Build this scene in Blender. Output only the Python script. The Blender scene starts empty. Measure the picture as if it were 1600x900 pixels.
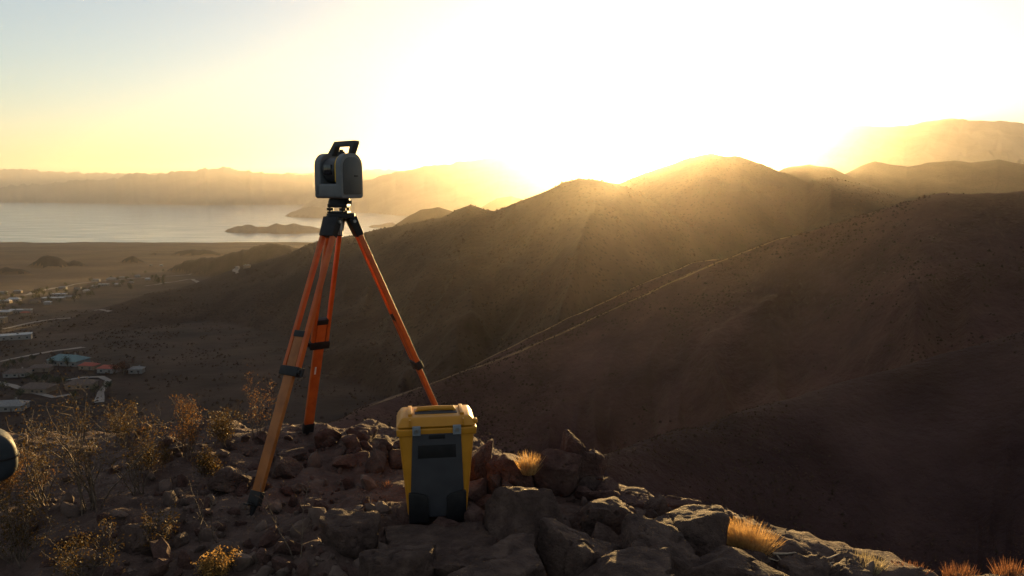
import bpy, bmesh, math, random
import numpy as np
from mathutils import Vector, Matrix, Euler

R = math.radians
# ------------------------------------------------------------------ camera, sky, sun, exposure
CAMZ = 1.69                       # eye height over the outcrop (z = 0 beside the tripod)
FPX = 1200.0                      # focal length in pixels of the 1600 px wide photograph
PITCH = math.atan(165.0 / FPX)    # the level horizon lies 165 px above the picture centre
SUN_PX = (1072.0, 231.5)
EXPOSURE = 2.2
SKY_STRENGTH = 0.05
SKY_VEIL = 1.05
SUN_STRENGTH = 5.0
HAZE_DENSITY = 3.4e-5
HAZE_G = 0.86

sc = bpy.context.scene
COL = sc.collection
cam_d = bpy.data.cameras.new('camera'); cam = bpy.data.objects.new('camera', cam_d); COL.objects.link(cam)
cam_d.sensor_width = 36.0; cam_d.lens = 36.0 * FPX / 1600.0
cam_d.clip_start = 0.05; cam_d.clip_end = 90000.0
cam.location = (0, 0, CAMZ); cam.rotation_euler = (math.pi / 2 - PITCH, 0, 0)
sc.camera = cam
SP, CP = math.sin(PITCH), math.cos(PITCH)

def pdir(px, py):
    """direction of a photograph pixel"""
    u, v = (px - 800.0) / FPX, (450.0 - py) / FPX
    return np.array([u, CP + v * SP, -SP + v * CP])

def at(px, py, yf):
    """point on a pixel's ray at forward distance yf"""
    d = pdir(px, py); return np.array([0, 0, CAMZ]) + d * (yf / d[1])

def at_z(px, py, z):
    d = pdir(px, py); return np.array([0, 0, CAMZ]) + d * ((z - CAMZ) / d[2])

sd = pdir(*SUN_PX); sd /= np.linalg.norm(sd)
SUN_ELEV = math.asin(sd[2]); SUN_AZ = math.atan2(sd[0], sd[1])     # from +Y towards +X
world = bpy.data.worlds.new('World'); sc.world = world; world.use_nodes = True
wn = world.node_tree.nodes; wl = world.node_tree.links
sky = wn.new('ShaderNodeTexSky'); sky.sky_type = 'NISHITA'; sky.sun_disc = False
sky.sun_elevation = SUN_ELEV; sky.sun_rotation = SUN_AZ
sky.altitude = 800; sky.air_density = 1.0; sky.dust_density = 0.5; sky.ozone_density = 2.0
veil = wn.new('ShaderNodeMix'); veil.data_type = 'RGBA'; veil.blend_type = 'ADD'; veil.inputs['Factor'].default_value = 1.0   # thin even high haze over the whole sky
veil.inputs[7].default_value = (*[c * SKY_VEIL for c in (1.0, 0.93, 0.84)], 1)
wl.new(sky.outputs[0], veil.inputs[6]); wl.new(veil.outputs[2], wn['Background'].inputs[0]); wn['Background'].inputs[1].default_value = SKY_STRENGTH
sun_d = bpy.data.lights.new('sun', 'SUN'); sun_d.energy = SUN_STRENGTH; sun_d.angle = R(0.53)
sun_d.color = (1.0, 0.64, 0.25)
sun = bpy.data.objects.new('sun', sun_d); COL.objects.link(sun)
sun.rotation_euler = Vector(sd).to_track_quat('Z', 'Y').to_euler()
sun.location = (200, 400, 120)
vs = sc.view_settings
vs.view_transform = 'Standard'; vs.look = 'None'; vs.gamma = 1.0; vs.use_curve_mapping = False
vs.exposure = EXPOSURE
sc.render.engine = 'CYCLES'
cy = sc.cycles
cy.max_bounces = 6; cy.diffuse_bounces = 3; cy.glossy_bounces = 3; cy.transmission_bounces = 4
cy.volume_bounces = 1; cy.transparent_max_bounces = 8
cy.use_denoising = True; cy.use_adaptive_sampling = True

# ------------------------------------------------------------------ helpers
rng = np.random.default_rng(7); random.seed(7)

def _h(ix, iy, iz, seed):
    h = (ix.astype(np.int64) * 374761393 + iy.astype(np.int64) * 668265263 + iz.astype(np.int64) * 2147483647 + seed * 974711) & 0xFFFFFFFF
    h = ((h ^ (h >> 13)) * 1274126177) & 0xFFFFFFFF
    h = ((h ^ (h >> 16)) * 2246822519) & 0xFFFFFFFF
    return ((h ^ (h >> 15)) & 0xFFFFFF) / float(0x800000) - 1.0

def vnoise(x, y, z=None, seed=0):
    x = np.asarray(x, float); y = np.asarray(y, float)
    z = np.zeros_like(x) if z is None else np.asarray(z, float)
    ix, iy, iz = np.floor(x), np.floor(y), np.floor(z)
    fx, fy, fz = x - ix, y - iy, z - iz
    s = lambda t: t * t * t * (t * (t * 6 - 15) + 10)
    fx, fy, fz = s(fx), s(fy), s(fz); o = 0
    for a in (0, 1):
        for b in (0, 1):
            for c in (0, 1):
                o = o + _h(ix + a, iy + b, iz + c, seed) * (fx if a else 1 - fx) * (fy if b else 1 - fy) * (fz if c else 1 - fz)
    return o

def fbm(x, y, z=None, oct=4, seed=0, gain=0.5):
    o = 0; a = 1.0; k = 1.0
    for i in range(oct):
        o = o + a * vnoise(np.asarray(x) * k, np.asarray(y) * k, None if z is None else np.asarray(z) * k, seed + i * 17)
        a *= gain; k *= 2.03
    return o

def sstep(a, b, x):
    t = np.clip((np.asarray(x, float) - a) / (b - a), 0, 1); return t * t * (3 - 2 * t)

def raw_mesh(name, V, F, smooth=True):
    """mesh from numpy arrays; F an (n,3) or (n,4) array"""
    V = np.ascontiguousarray(V, dtype=np.float32); F = np.ascontiguousarray(F, dtype=np.int32)
    m = bpy.data.meshes.new(name); n, k = F.shape
    m.vertices.add(len(V)); m.vertices.foreach_set('co', V.ravel())
    m.loops.add(n * k); m.loops.foreach_set('vertex_index', F.ravel())
    m.polygons.add(n); m.polygons.foreach_set('loop_start', np.arange(0, n * k, k, dtype=np.int32))
    try: m.polygons.foreach_set('loop_total', np.full(n, k, dtype=np.int32))
    except Exception: pass
    m.polygons.foreach_set('use_smooth', np.full(n, smooth, dtype=bool))
    m.update(calc_edges=True); m.validate()
    return m

def link(name, mesh, mat=None, parent=None):
    o = bpy.data.objects.new(name, mesh); COL.objects.link(o)
    if mat and not mesh.materials: mesh.materials.append(mat)
    if parent: o.parent = parent
    return o

def tag(o, label=None, cat=None, group=None, kind=None):
    if label: o['label'] = label
    if cat: o['category'] = cat
    if group: o['group'] = group
    if kind: o['kind'] = kind
    return o

def empty(name, loc=(0, 0, 0), rz=0.0):
    o = bpy.data.objects.new(name, None); COL.objects.link(o)
    o.empty_display_size = 0.1; o.location = loc; o.rotation_euler = (0, 0, rz); return o

class MB:
    """collects shapes, builds ONE mesh object"""
    def __init__(s): s.bm = bmesh.new()
    def poly(s, V, F):
        vs_ = [s.bm.verts.new(tuple(v)) for v in V]
        for f in F:
            try: s.bm.faces.new([vs_[i] for i in f])
            except ValueError: pass
        return vs_
    def box(s, c, d, top=None, M=None, bevel=0.0, seg=2):
        """box centred at c, sizes d; top = (sx, sy) scale of its upper face"""
        tx, ty = top or (1, 1); V = []
        for z in (-1, 1):
            for y in (-1, 1):
                for x in (-1, 1):
                    kx, ky = (tx, ty) if z > 0 else (1, 1)
                    V.append(Vector((c[0] + x * d[0] / 2 * kx, c[1] + y * d[1] / 2 * ky, c[2] + z * d[2] / 2)))
        if M: V = [M @ v for v in V]
        F = [(0, 2, 3, 1), (4, 5, 7, 6), (0, 1, 5, 4), (2, 6, 7, 3), (0, 4, 6, 2), (1, 3, 7, 5)]
        b = bmesh.new(); t = MB.__new__(MB); t.bm = b; t.poly(V, F)
        if bevel: bmesh.ops.bevel(b, geom=list(b.edges), offset=bevel, segments=seg, profile=0.6, affect='EDGES', clamp_overlap=True)
        s._take(b); return s
    def prism(s, P, axis, a0, a1, bevel=0.0, seg=2, M=None):
        """closed 2D outline P (list of pairs) run from a0 to a1 along axis"""
        def pt(p, a):
            v = {'x': (a, p[0], p[1]), 'y': (p[0], a, p[1]), 'z': (p[0], p[1], a)}[axis]
            v = Vector(v); return M @ v if M else v
        n = len(P); V = [pt(p, a0) for p in P] + [pt(p, a1) for p in P]
        F = [tuple(range(n - 1, -1, -1)), tuple(range(n, 2 * n))] + [(i, (i + 1) % n, n + (i + 1) % n, n + i) for i in range(n)]
        b = bmesh.new(); t = MB.__new__(MB); t.bm = b; t.poly(V, F)
        bmesh.ops.recalc_face_normals(b, faces=list(b.faces))
        if bevel:
            ed = [e for e in b.edges if len(e.link_faces) == 2 and e.calc_face_angle(0) > R(40)]
            bmesh.ops.bevel(b, geom=ed, offset=bevel, segments=seg, profile=0.6, affect='EDGES', clamp_overlap=True)
        s._take(b); return s
    def _take(s, b):
        bmesh.ops.recalc_face_normals(b, faces=list(b.faces))
        b.verts.index_update(); m = {v: s.bm.verts.new(v.co) for v in b.verts}
        for f in b.faces:
            try: s.bm.faces.new([m[v] for v in f.verts])
            except ValueError: pass
        b.free()
    def tube(s, pts, rad, n=8, cap=True):
        pts = [Vector(p) for p in pts]
        if not hasattr(rad, '__len__'): rad = [rad] * len(pts)
        rings = []; up = Vector((0.13, 0.27, 0.95))
        for i, p in enumerate(pts):
            d = (pts[min(i + 1, len(pts) - 1)] - pts[max(i - 1, 0)]).normalized()
            a = d.cross(up)
            if a.length < 1e-3: a = d.cross(Vector((1, 0, 0)))
            a.normalize(); b_ = d.cross(a)
            rings.append([s.bm.verts.new(p + (a * math.cos(2 * math.pi * k / n) + b_ * math.sin(2 * math.pi * k / n)) * rad[i]) for k in range(n)])
        for r0, r1 in zip(rings, rings[1:]):
            for k in range(n): s.bm.faces.new((r0[k], r0[(k + 1) % n], r1[(k + 1) % n], r1[k]))
        if cap:
            s.bm.faces.new(rings[0][::-1]); s.bm.faces.new(rings[-1])
        return s
    def build(s, name, mat, parent=None, sharp=35):
        bmesh.ops.recalc_face_normals(s.bm, faces=list(s.bm.faces))
        m = bpy.data.meshes.new(name); s.bm.to_mesh(m); s.bm.free()
        m.shade_smooth()
        try: m.set_sharp_from_angle(angle=R(sharp))
        except Exception: pass
        return link(name, m, mat, parent)

# ------------------------------------------------------------------ materials
def new_mat(name):
    m = bpy.data.materials.new(name); m.use_nodes = True
    return m, m.node_tree.nodes, m.node_tree.links, m.node_tree.nodes['Principled BSDF']

def mat(name, cols, scale=5.0, rough=0.8, bump=0.0, bscale=None, detail=6.0, spec=0.3, metal=0.0, coords='pos', lo=0.35, hi=0.65, rvar=0.0, dist=0.02, speck=None):
    """noise-mottled principled material; cols = 1 to 3 base colours"""
    m, n, l, p = new_mat(name)
    if coords == 'pos': src = n.new('ShaderNodeNewGeometry').outputs['Position']
    else: src = n.new('ShaderNodeTexCoord').outputs['Object']
    if not isinstance(cols[0], (tuple, list)): cols = [cols]
    nt = n.new('ShaderNodeTexNoise'); nt.inputs['Scale'].default_value = scale; nt.inputs['Detail'].default_value = detail; nt.inputs['Roughness'].default_value = 0.62
    l.new(src, nt.inputs['Vector'])
    cr = n.new('ShaderNodeValToRGB'); e = cr.color_ramp.elements
    if len(cols) == 1: cols = [tuple(c * 0.82 for c in cols[0]), tuple(min(1, c * 1.18) for c in cols[0])]
    e[0].position = lo; e[1].position = hi
    e[0].color = (*cols[0], 1); e[1].color = (*cols[-1], 1)
    if len(cols) == 3:
        x = e.new((lo + hi) / 2); x.color = (*cols[1], 1)
    l.new(nt.outputs['Fac'], cr.inputs['Fac']); colour = cr.outputs['Color']
    if speck:                                            # (colour, scale, threshold): dark scrub dots or pale grit
        vo = n.new('ShaderNodeTexVoronoi'); vo.inputs['Scale'].default_value = speck[1]
        vo.inputs['Randomness'].default_value = 1.0; l.new(src, vo.inputs['Vector'])
        th = n.new('ShaderNodeValToRGB'); th.color_ramp.elements[0].position = speck[2]; th.color_ramp.elements[1].position = speck[2] * 1.5
        th.color_ramp.elements[0].color = (1, 1, 1, 1); th.color_ramp.elements[1].color = (0, 0, 0, 1)
        l.new(vo.outputs['Distance'], th.inputs['Fac'])
        mx = n.new('ShaderNodeMix'); mx.data_type = 'RGBA'
        l.new(th.outputs['Color'], mx.inputs['Factor']); l.new(colour, mx.inputs[6]); mx.inputs[7].default_value = (*speck[0], 1)
        colour = mx.outputs[2]
    l.new(colour, p.inputs['Base Color'])
    p.inputs['Roughness'].default_value = rough; p.inputs['Specular IOR Level'].default_value = spec; p.inputs['Metallic'].default_value = metal
    if rvar:
        n2 = n.new('ShaderNodeTexNoise'); n2.inputs['Scale'].default_value = scale * 4; n2.inputs['Detail'].default_value = 5
        l.new(src, n2.inputs['Vector']); mr = n.new('ShaderNodeMapRange')
        mr.inputs['To Min'].default_value = max(0, rough - rvar); mr.inputs['To Max'].default_value = min(1, rough + rvar)
        l.new(n2.outputs['Fac'], mr.inputs['Value']); l.new(mr.outputs[0], p.inputs['Roughness'])
    if bump:
        nb = n.new('ShaderNodeTexNoise'); nb.inputs['Scale'].default_value = bscale or scale * 3; nb.inputs['Detail'].default_value = 8; nb.inputs['Roughness'].default_value = 0.6
        l.new(src, nb.inputs['Vector']); b = n.new('ShaderNodeBump'); b.inputs['Strength'].default_value = bump; b.inputs['Distance'].default_value = dist
        l.new(nb.outputs['Fac'], b.inputs['Height']); l.new(b.outputs['Normal'], p.inputs['Normal'])
    return m

def leaf_mat(name, a, b, trans=0.5, scale=30.0):
    m = mat(name, [a, b], scale=scale, rough=0.6, spec=0.25)
    n, l = m.node_tree.nodes, m.node_tree.links; p = n['Principled BSDF']
    src = p.inputs['Base Color'].links[0].from_socket
    t = n.new('ShaderNodeBsdfTranslucent'); mx = n.new('ShaderNodeMixShader'); mx.inputs[0].default_value = trans
    l.new(src, t.inputs['Color']); l.new(p.outputs[0], mx.inputs[1]); l.new(t.outputs[0], mx.inputs[2])
    l.new(mx.outputs[0], n['Material Output'].inputs['Surface']); return m

M = {}
M['outcrop'] = mat('outcrop_soil', [(0.0382, 0.0238, 0.0195), (0.0723, 0.0467, 0.0382), (0.1105, 0.0748, 0.0595)], scale=6, rough=0.95, bump=0.8, bscale=45, dist=0.02, spec=0.15, lo=0.3, hi=0.7)
M['rock'] = mat('rock', [(0.0288, 0.0176, 0.0144), (0.0600, 0.0376, 0.0304), (0.1040, 0.0688, 0.0528)], scale=12, rough=0.92, bump=1.0, bscale=42, dist=0.025, spec=0.2, lo=0.28, hi=0.72, coords='pos')
M['rock_red'] = mat('reddish_rock', [(0.0320, 0.0168, 0.0136), (0.0680, 0.0360, 0.0288), (0.1040, 0.0640, 0.0496)], scale=12, rough=0.92, bump=1.0, bscale=46, dist=0.025, spec=0.2, lo=0.28, hi=0.72)
M['pebble'] = mat('pebble', [(0.0425, 0.0289, 0.0238), (0.0850, 0.0578, 0.0467), (0.1360, 0.0952, 0.0748)], scale=9, rough=0.9, bump=0.6, bscale=40, dist=0.01, spec=0.2, lo=0.3, hi=0.7)
M['hillside'] = mat('hillside_scree', [(0.050, 0.026, 0.027), (0.090, 0.050, 0.047)], scale=0.05, rough=0.97, bump=0.8, bscale=0.8, dist=0.6, spec=0.08, detail=9)
M['ridge'] = mat('ridge_ground', [(0.042, 0.021, 0.019), (0.088, 0.047, 0.039)], scale=0.03, rough=0.97, bump=0.9, bscale=0.4, dist=1.5, spec=0.08, detail=10)
M['spur'] = mat('spur_ground', [(0.030, 0.0155, 0.015), (0.062, 0.034, 0.030)], scale=0.04, rough=0.97, bump=1.0, bscale=0.5, dist=1.5, spec=0.08, detail=10)
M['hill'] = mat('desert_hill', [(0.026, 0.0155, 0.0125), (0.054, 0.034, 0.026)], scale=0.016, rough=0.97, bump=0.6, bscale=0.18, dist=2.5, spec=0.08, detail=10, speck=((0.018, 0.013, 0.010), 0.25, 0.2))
def plain_mat():
    m = mat('desert_plain', [(0.055, 0.027, 0.012), (0.105, 0.056, 0.027), (0.16, 0.094, 0.048)], scale=0.0045, rough=0.95, bump=0.4, bscale=0.06, dist=3.0, spec=0.1, detail=10, lo=0.3, hi=0.7, speck=((0.06, 0.045, 0.028), 0.09, 0.16))
    n, l = m.node_tree.nodes, m.node_tree.links; p = n['Principled BSDF']
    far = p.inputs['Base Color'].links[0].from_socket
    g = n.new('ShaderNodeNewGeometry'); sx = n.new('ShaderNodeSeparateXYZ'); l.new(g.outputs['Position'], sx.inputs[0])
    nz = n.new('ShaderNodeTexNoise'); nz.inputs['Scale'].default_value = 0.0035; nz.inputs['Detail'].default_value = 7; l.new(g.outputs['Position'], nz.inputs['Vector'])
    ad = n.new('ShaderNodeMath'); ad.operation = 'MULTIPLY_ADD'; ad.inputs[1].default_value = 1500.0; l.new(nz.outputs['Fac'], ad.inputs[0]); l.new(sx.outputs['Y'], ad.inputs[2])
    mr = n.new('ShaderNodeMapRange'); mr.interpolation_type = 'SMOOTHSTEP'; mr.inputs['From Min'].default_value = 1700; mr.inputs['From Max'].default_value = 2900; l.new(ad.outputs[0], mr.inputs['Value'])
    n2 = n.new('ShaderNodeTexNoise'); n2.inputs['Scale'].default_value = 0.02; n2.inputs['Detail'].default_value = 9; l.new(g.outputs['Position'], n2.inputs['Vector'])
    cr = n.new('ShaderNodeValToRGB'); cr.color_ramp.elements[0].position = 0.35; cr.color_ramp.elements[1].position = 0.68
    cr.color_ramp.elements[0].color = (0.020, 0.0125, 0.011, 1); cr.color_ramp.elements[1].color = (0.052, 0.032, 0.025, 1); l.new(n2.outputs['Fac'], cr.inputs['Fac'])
    mx = n.new('ShaderNodeMix'); mx.data_type = 'RGBA'; l.new(mr.outputs[0], mx.inputs['Factor']); l.new(cr.outputs[0], mx.inputs[6]); l.new(far, mx.inputs[7])  # near tone: dark scrubland with the valley shade painted in; far tone: sunlit ground
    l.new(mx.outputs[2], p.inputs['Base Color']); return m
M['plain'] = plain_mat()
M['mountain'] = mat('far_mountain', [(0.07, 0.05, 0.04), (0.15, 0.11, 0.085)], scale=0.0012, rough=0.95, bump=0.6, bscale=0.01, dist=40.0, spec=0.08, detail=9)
M['track'] = mat('track_dirt', [(0.085, 0.05, 0.03), (0.20, 0.125, 0.075)], scale=0.4, rough=0.95, bump=0.5, bscale=3, dist=0.2, spec=0.1, lo=0.3, hi=0.7)
M['road'] = mat('pale_road', [(0.16, 0.14, 0.125), (0.22, 0.19, 0.17)], scale=0.2, rough=0.9, spec=0.15)
M['scrub'] = mat('scrub', [(0.024, 0.016, 0.012), (0.070, 0.042, 0.030)], scale=0.35, rough=0.95, spec=0.05)

def wetmat():
    m, n, l, p = new_mat('lake_water')
    p.inputs['Base Color'].default_value = (0.05, 0.075, 0.085, 1); p.inputs['Roughness'].default_value = 0.16; p.inputs['IOR'].default_value = 1.33
    g = n.new('ShaderNodeNewGeometry'); mp = n.new('ShaderNodeMapping'); mp.inputs['Scale'].default_value = (0.02, 0.05, 0.02)
    nt = n.new('ShaderNodeTexNoise'); nt.inputs['Scale'].default_value = 1.0; nt.inputs['Detail'].default_value = 8
    b = n.new('ShaderNodeBump'); b.inputs['Strength'].default_value = 0.10; b.inputs['Distance'].default_value = 1.0
    mp2 = n.new('ShaderNodeMapping'); mp2.inputs['Scale'].default_value = (0.0004, 0.0022, 0.001)
    n3 = n.new('ShaderNodeTexNoise'); n3.inputs['Detail'].default_value = 4; mr = n.new('ShaderNodeMapRange')
    mr.inputs['From Min'].default_value = 0.35; mr.inputs['From Max'].default_value = 0.65; mr.inputs['To Min'].default_value = 0.14; mr.inputs['To Max'].default_value = 0.26
    l.new(g.outputs['Position'], mp.inputs['Vector']); l.new(mp.outputs[0], nt.inputs['Vector']); l.new(nt.outputs['Fac'], b.inputs['Height']); l.new(b.outputs[0], p.inputs['Normal'])
    l.new(g.outputs['Position'], mp2.inputs['Vector']); l.new(mp2.outputs[0], n3.inputs['Vector']); l.new(n3.outputs['Fac'], mr.inputs['Value']); l.new(mr.outputs[0], p.inputs['Roughness'])
    return m
M['water'] = wetmat()

# ------------------------------------------------------------------ the land: one polar height field, split by ridge
LAKE_Z = -400.0
def plain_z(x, y):
    z = np.where(y > 600, -136.5 - 0.0572 * (y - 600), -136.5 + 0.02 * (600 - np.maximum(y, -3000)))
    z = z + 2.5 * fbm(x / 260, y / 260, oct=4, seed=3) * sstep(250, 900, y) + 14 * fbm(x / 1500, y / 900, oct=3, seed=5) * sstep(1500, 3500, y) * (1 - sstep(4600, 5200, y))
    return np.maximum(z, LAKE_Z - 6.0)

def crest(pts):
    """[(px, py, forward distance)] -> azimuth, ground distance, height"""
    o = []
    for px, py, yf in pts:
        p = at(px, py, yf); o.append((math.atan2(p[0], p[1]), math.hypot(p[0], p[1]), p[2]))
    o.sort(); return np.array(o)

# name, crest, front slope, back slope, crest rounding, gully size, gully strength, crest roughness, end drop
RIDGES = [
 ('ridge', crest([(430, 700, 225), (540, 655, 245), (600, 627, 258), (700, 592, 270), (800, 553, 280), (900, 510, 286), (1000, 465, 290), (1100, 418, 290), (1170, 390, 288), (1200, 379, 285), (1300, 350, 274), (1400, 320, 260), (1440, 309, 254), (1475, 301, 250), (1530, 303, 245), (1600, 299, 238), (1750, 270, 225), (1900, 280, 215)]),
  0.50, 0.36, 6, 24, 0.26, 0.30, 0.6),
 ('ridge', crest([(690, 597, 300), (760, 562, 302), (800, 541, 304), (850, 516, 306), (900, 492, 308), (950, 469, 310), (1000, 446, 311), (1050, 424, 312), (1085, 409, 312), (1110, 406, 312), (1150, 404, 312), (1190, 400, 312)]),
  0.40, 0.36, 5, 22, 0.15, 0.30, 0.6),
 ('spur', crest([(900, 740, 110), (980, 705, 122), (1100, 668, 138), (1250, 622, 152), (1400, 577, 160), (1600, 520, 160), (1750, 480, 152), (1900, 450, 148)]),
  0.45, 0.5, 6, 18, 0.16, 0.2, 0.6),
 ('hill', crest([(-80, 575, 640), (0, 548, 690), (60, 520, 740), (130, 492, 820), (200, 471, 890), (240, 457, 940), (300, 446, 990), (350, 426, 1020), (400, 411, 1030), (440, 400, 1020), (470, 387, 1000), (500, 377, 970), (550, 368, 920), (600, 356, 870), (640, 349, 820), (690, 341, 780), (712, 329, 765), (735, 320, 750), (758, 328, 735), (773, 331, 725), (800, 318, 700), (850, 300, 670), (880, 285, 660), (905, 279, 655), (930, 280, 655), (965, 287, 660), (1000, 300, 670), (1060, 340, 680), (1150, 400, 690)]),
  ([0, 300, 600, 800, 1000], [0.07, 0.10, 0.20, 0.32, 0.40]), 0.40, 28, 75, 0.20, 0.8, 0.5),
 ('peak', crest([(860, 330, 957), (930, 300, 924), (985, 279, 891), (1020, 265, 878), (1050, 255, 871), (1090, 243, 865), (1112, 239, 861), (1128, 243, 858), (1150, 242, 858), (1190, 255, 858), (1225, 270, 858), (1262, 284, 858), (1300, 279, 792), (1335, 287, 779), (1380, 300, 772), (1440, 318, 766), (1550, 350, 759)]),
  0.40, 0.4, 22, 70, 0.20, 0.8, 0.5),
 ('knob', crest([(590, 372, 1500), (620, 349, 1480), (640, 337, 1470), (658, 328, 1460), (685, 324, 1450), (705, 329, 1450), (740, 350, 1450)]), 0.42, 0.42, 40, 80, 0.15, 0.8, 0.6),
 ('outlying_hill', crest([(735, 338, 3600), (755, 322, 3550), (775, 310, 3500), (800, 307, 3500), (815, 311, 3500), (840, 327, 3500), (860, 340, 3500)]), 0.3, 0.3, 70, 160, 0.12, 1.5, 0.5),
 ('right_hills', crest([(1195, 280, 1045), (1225, 264, 1045), (1265, 256, 1045), (1300, 263, 1045), (1340, 280, 1045)]), 0.3, 0.3, 35, 90, 0.15, 0.9, 0.5),
 ('right_hills', crest([(1290, 285, 1254), (1325, 270, 1254), (1345, 259, 1254), (1367, 251, 1254), (1392, 257, 1254), (1418, 261, 1254), (1450, 254, 1254), (1490, 251, 1254), (1520, 253, 1254), (1560, 250, 1232), (1600, 257, 1212), (1700, 250, 1170), (1850, 262, 1128)]), 0.27, 0.3, 45, 110, 0.15, 1.0, 0.5),
 ('range_right', crest([(1050, 288, 7600), (1120, 262, 7600), (1180, 232, 7600), (1230, 209, 7600), (1255, 203, 7600), (1330, 197, 7600), (1398, 199, 7600), (1440, 191, 7600), (1480, 185, 7600), (1520, 187, 7600), (1560, 188, 7600), (1600, 193, 7600), (1700, 205, 7600), (1850, 200, 7600)]), 0.22, 0.25, 120, 380, 0.16, 10, 0.4),
 ('range_middle', crest([(520, 322, 11280), (560, 316, 11280), (600, 301, 11468), (680, 286, 11656), (720, 276, 11656), (765, 264, 11750), (800, 257, 11750), (850, 252, 11750), (900, 254, 11750), (950, 262, 11750), (1020, 272, 11750), (1090, 285, 11750)]), 0.18, 0.25, 220, 800, 0.08, 18, 0.4),
 ('range_middle', crest([(560, 285, 12900), (600, 272, 12900), (640, 264, 12900), (700, 256, 12900), (760, 248, 12900), (790, 243, 12900), (830, 241, 12900), (862, 237, 12900), (905, 243, 12900), (950, 252, 12900), (1000, 262, 12900), (1060, 275, 12900)]), 0.18, 0.25, 220, 900, 0.08, 18, 0.4),
 ('range_left', crest([(-200, 288, 17000), (0, 291, 17000), (60, 287, 17000), (100, 283, 17000), (140, 281, 17000), (170, 280, 17000), (195, 275, 17000), (215, 271, 17000), (240, 272, 17000), (275, 266, 17000), (300, 267, 17000), (320, 263, 17000), (348, 261, 17000), (365, 264, 17000), (400, 268, 17000), (440, 271, 17000), (490, 273, 17000), (530, 281, 17000), (580, 291, 17000), (640, 300, 17000)]), 0.20, 0.25, 110, 700, 0.07, 34, 0.4),
 ('range_far', crest([(-250, 262, 24000), (0, 264, 24000), (40, 263, 24000), (70, 267, 24000), (110, 269, 24000), (160, 271, 24000), (230, 271, 24000), (300, 270, 24000), (400, 271, 24000), (480, 272, 24000), (550, 267, 24000), (600, 264, 24000), (640, 267, 24000), (700, 270, 24000), (760, 268, 24000), (1000, 270, 24000), (1300, 266, 24000), (1700, 262, 24000)]), 0.16, 0.25, 200, 700, 0.06, 34, 0.4),
 ('island', crest([(345, 364, 6350), (362, 356, 6350), (385, 350, 6350), (400, 354, 6350), (418, 354, 6350), (432, 348.5, 6350), (446, 352, 6350), (458, 348, 6350), (475, 353, 6350), (500, 356, 6350), (518, 364, 6350)]), 0.3, 0.3, 60, 120, 0.15, 5, 3),
 ('island', crest([(440, 340, 9300), (455, 332, 9300), (472, 325, 9300), (488, 322, 9300), (505, 325, 9300), (520, 324, 9300), (545, 332, 9300), (560, 341, 9300)]), 0.25, 0.25, 90, 160, 0.15, 6, 3),
 ('island', crest([(560, 362, 7000), (580, 353, 7000), (600, 349, 7000), (612, 347, 7000), (630, 352, 7000), (650, 362, 7000)]), 0.3, 0.3, 60, 120, 0.15, 5, 3),
 ('hillock', crest([(-120, 424, 2000), (-40, 418, 2000), (10, 417, 2000), (40, 417, 2000), (56, 407, 2000), (68, 400, 2000), (80, 398.5, 2000), (92, 403, 2000), (106, 410, 2020), (116, 405.5, 2040), (126, 410, 2040), (145, 420, 2040)]), 0.33, 0.3, 22, 50, 0.15, 1.5, 1),
 ('hillock', crest([(-60, 430, 1750), (-20, 422, 1750), (10, 418, 1750), (35, 421, 1750), (60, 430, 1750)]), 0.3, 0.3, 20, 45, 0.15, 1.2, 1),
 ('hillock', crest([(120, 418, 2350), (140, 413, 2350), (160, 411, 2350), (180, 416, 2350), (190, 420, 2350)]), 0.3, 0.3, 20, 45, 0.15, 1.2, 1),
 ('hillock', crest([(165, 418, 2200), (185, 410, 2200), (198, 403, 2200), (207, 398.5, 2200), (216, 405, 2200), (240, 415, 2200)]), 0.33, 0.3, 20, 45, 0.15, 1.5, 1),
 ('hillock', crest([(215, 403, 2700), (232, 397, 2700), (242, 394.5, 2700), (256, 401, 2700)]), 0.3, 0.3, 20, 50, 0.1, 1.5, 1),
 ('hillock', crest([(255, 402, 2700), (275, 393, 2700), (300, 389.5, 2700), (330, 391, 2700), (350, 398, 2700)]), 0.3, 0.3, 24, 60, 0.1, 1.5, 1),
 ('hillock', crest([(265, 420, 1800), (290, 408, 1750), (313, 402.5, 1700), (335, 402, 1650), (360, 396, 1600), (385, 390, 1550), (406, 382, 1500), (430, 381, 1450), (455, 384, 1400), (490, 396, 1400)]), 0.33, 0.3, 22, 50, 0.2, 1.5, 0.6),
]

# fine azimuths over the view, coarse ones behind the camera
ph = np.concatenate([np.arange(-180, -52, 4.0), np.arange(-52, -41, 0.6), np.arange(-41, 41, 0.105), np.arange(41, 52, 0.6), np.arange(52, 180.01, 4.0)])
ph = np.radians(ph)
rr = np.concatenate([np.exp(np.linspace(math.log(3.5), math.log(150), 60)), np.exp(np.linspace(math.log(152), math.log(30000), 520))])
PH, RR = np.meshgrid(ph, rr, indexing='ij')
X, Y = RR * np.sin(PH), RR * np.cos(PH)

def side_z(r):
    return -1.35 - 0.5 * np.maximum(0, r - 4.0)

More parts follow.
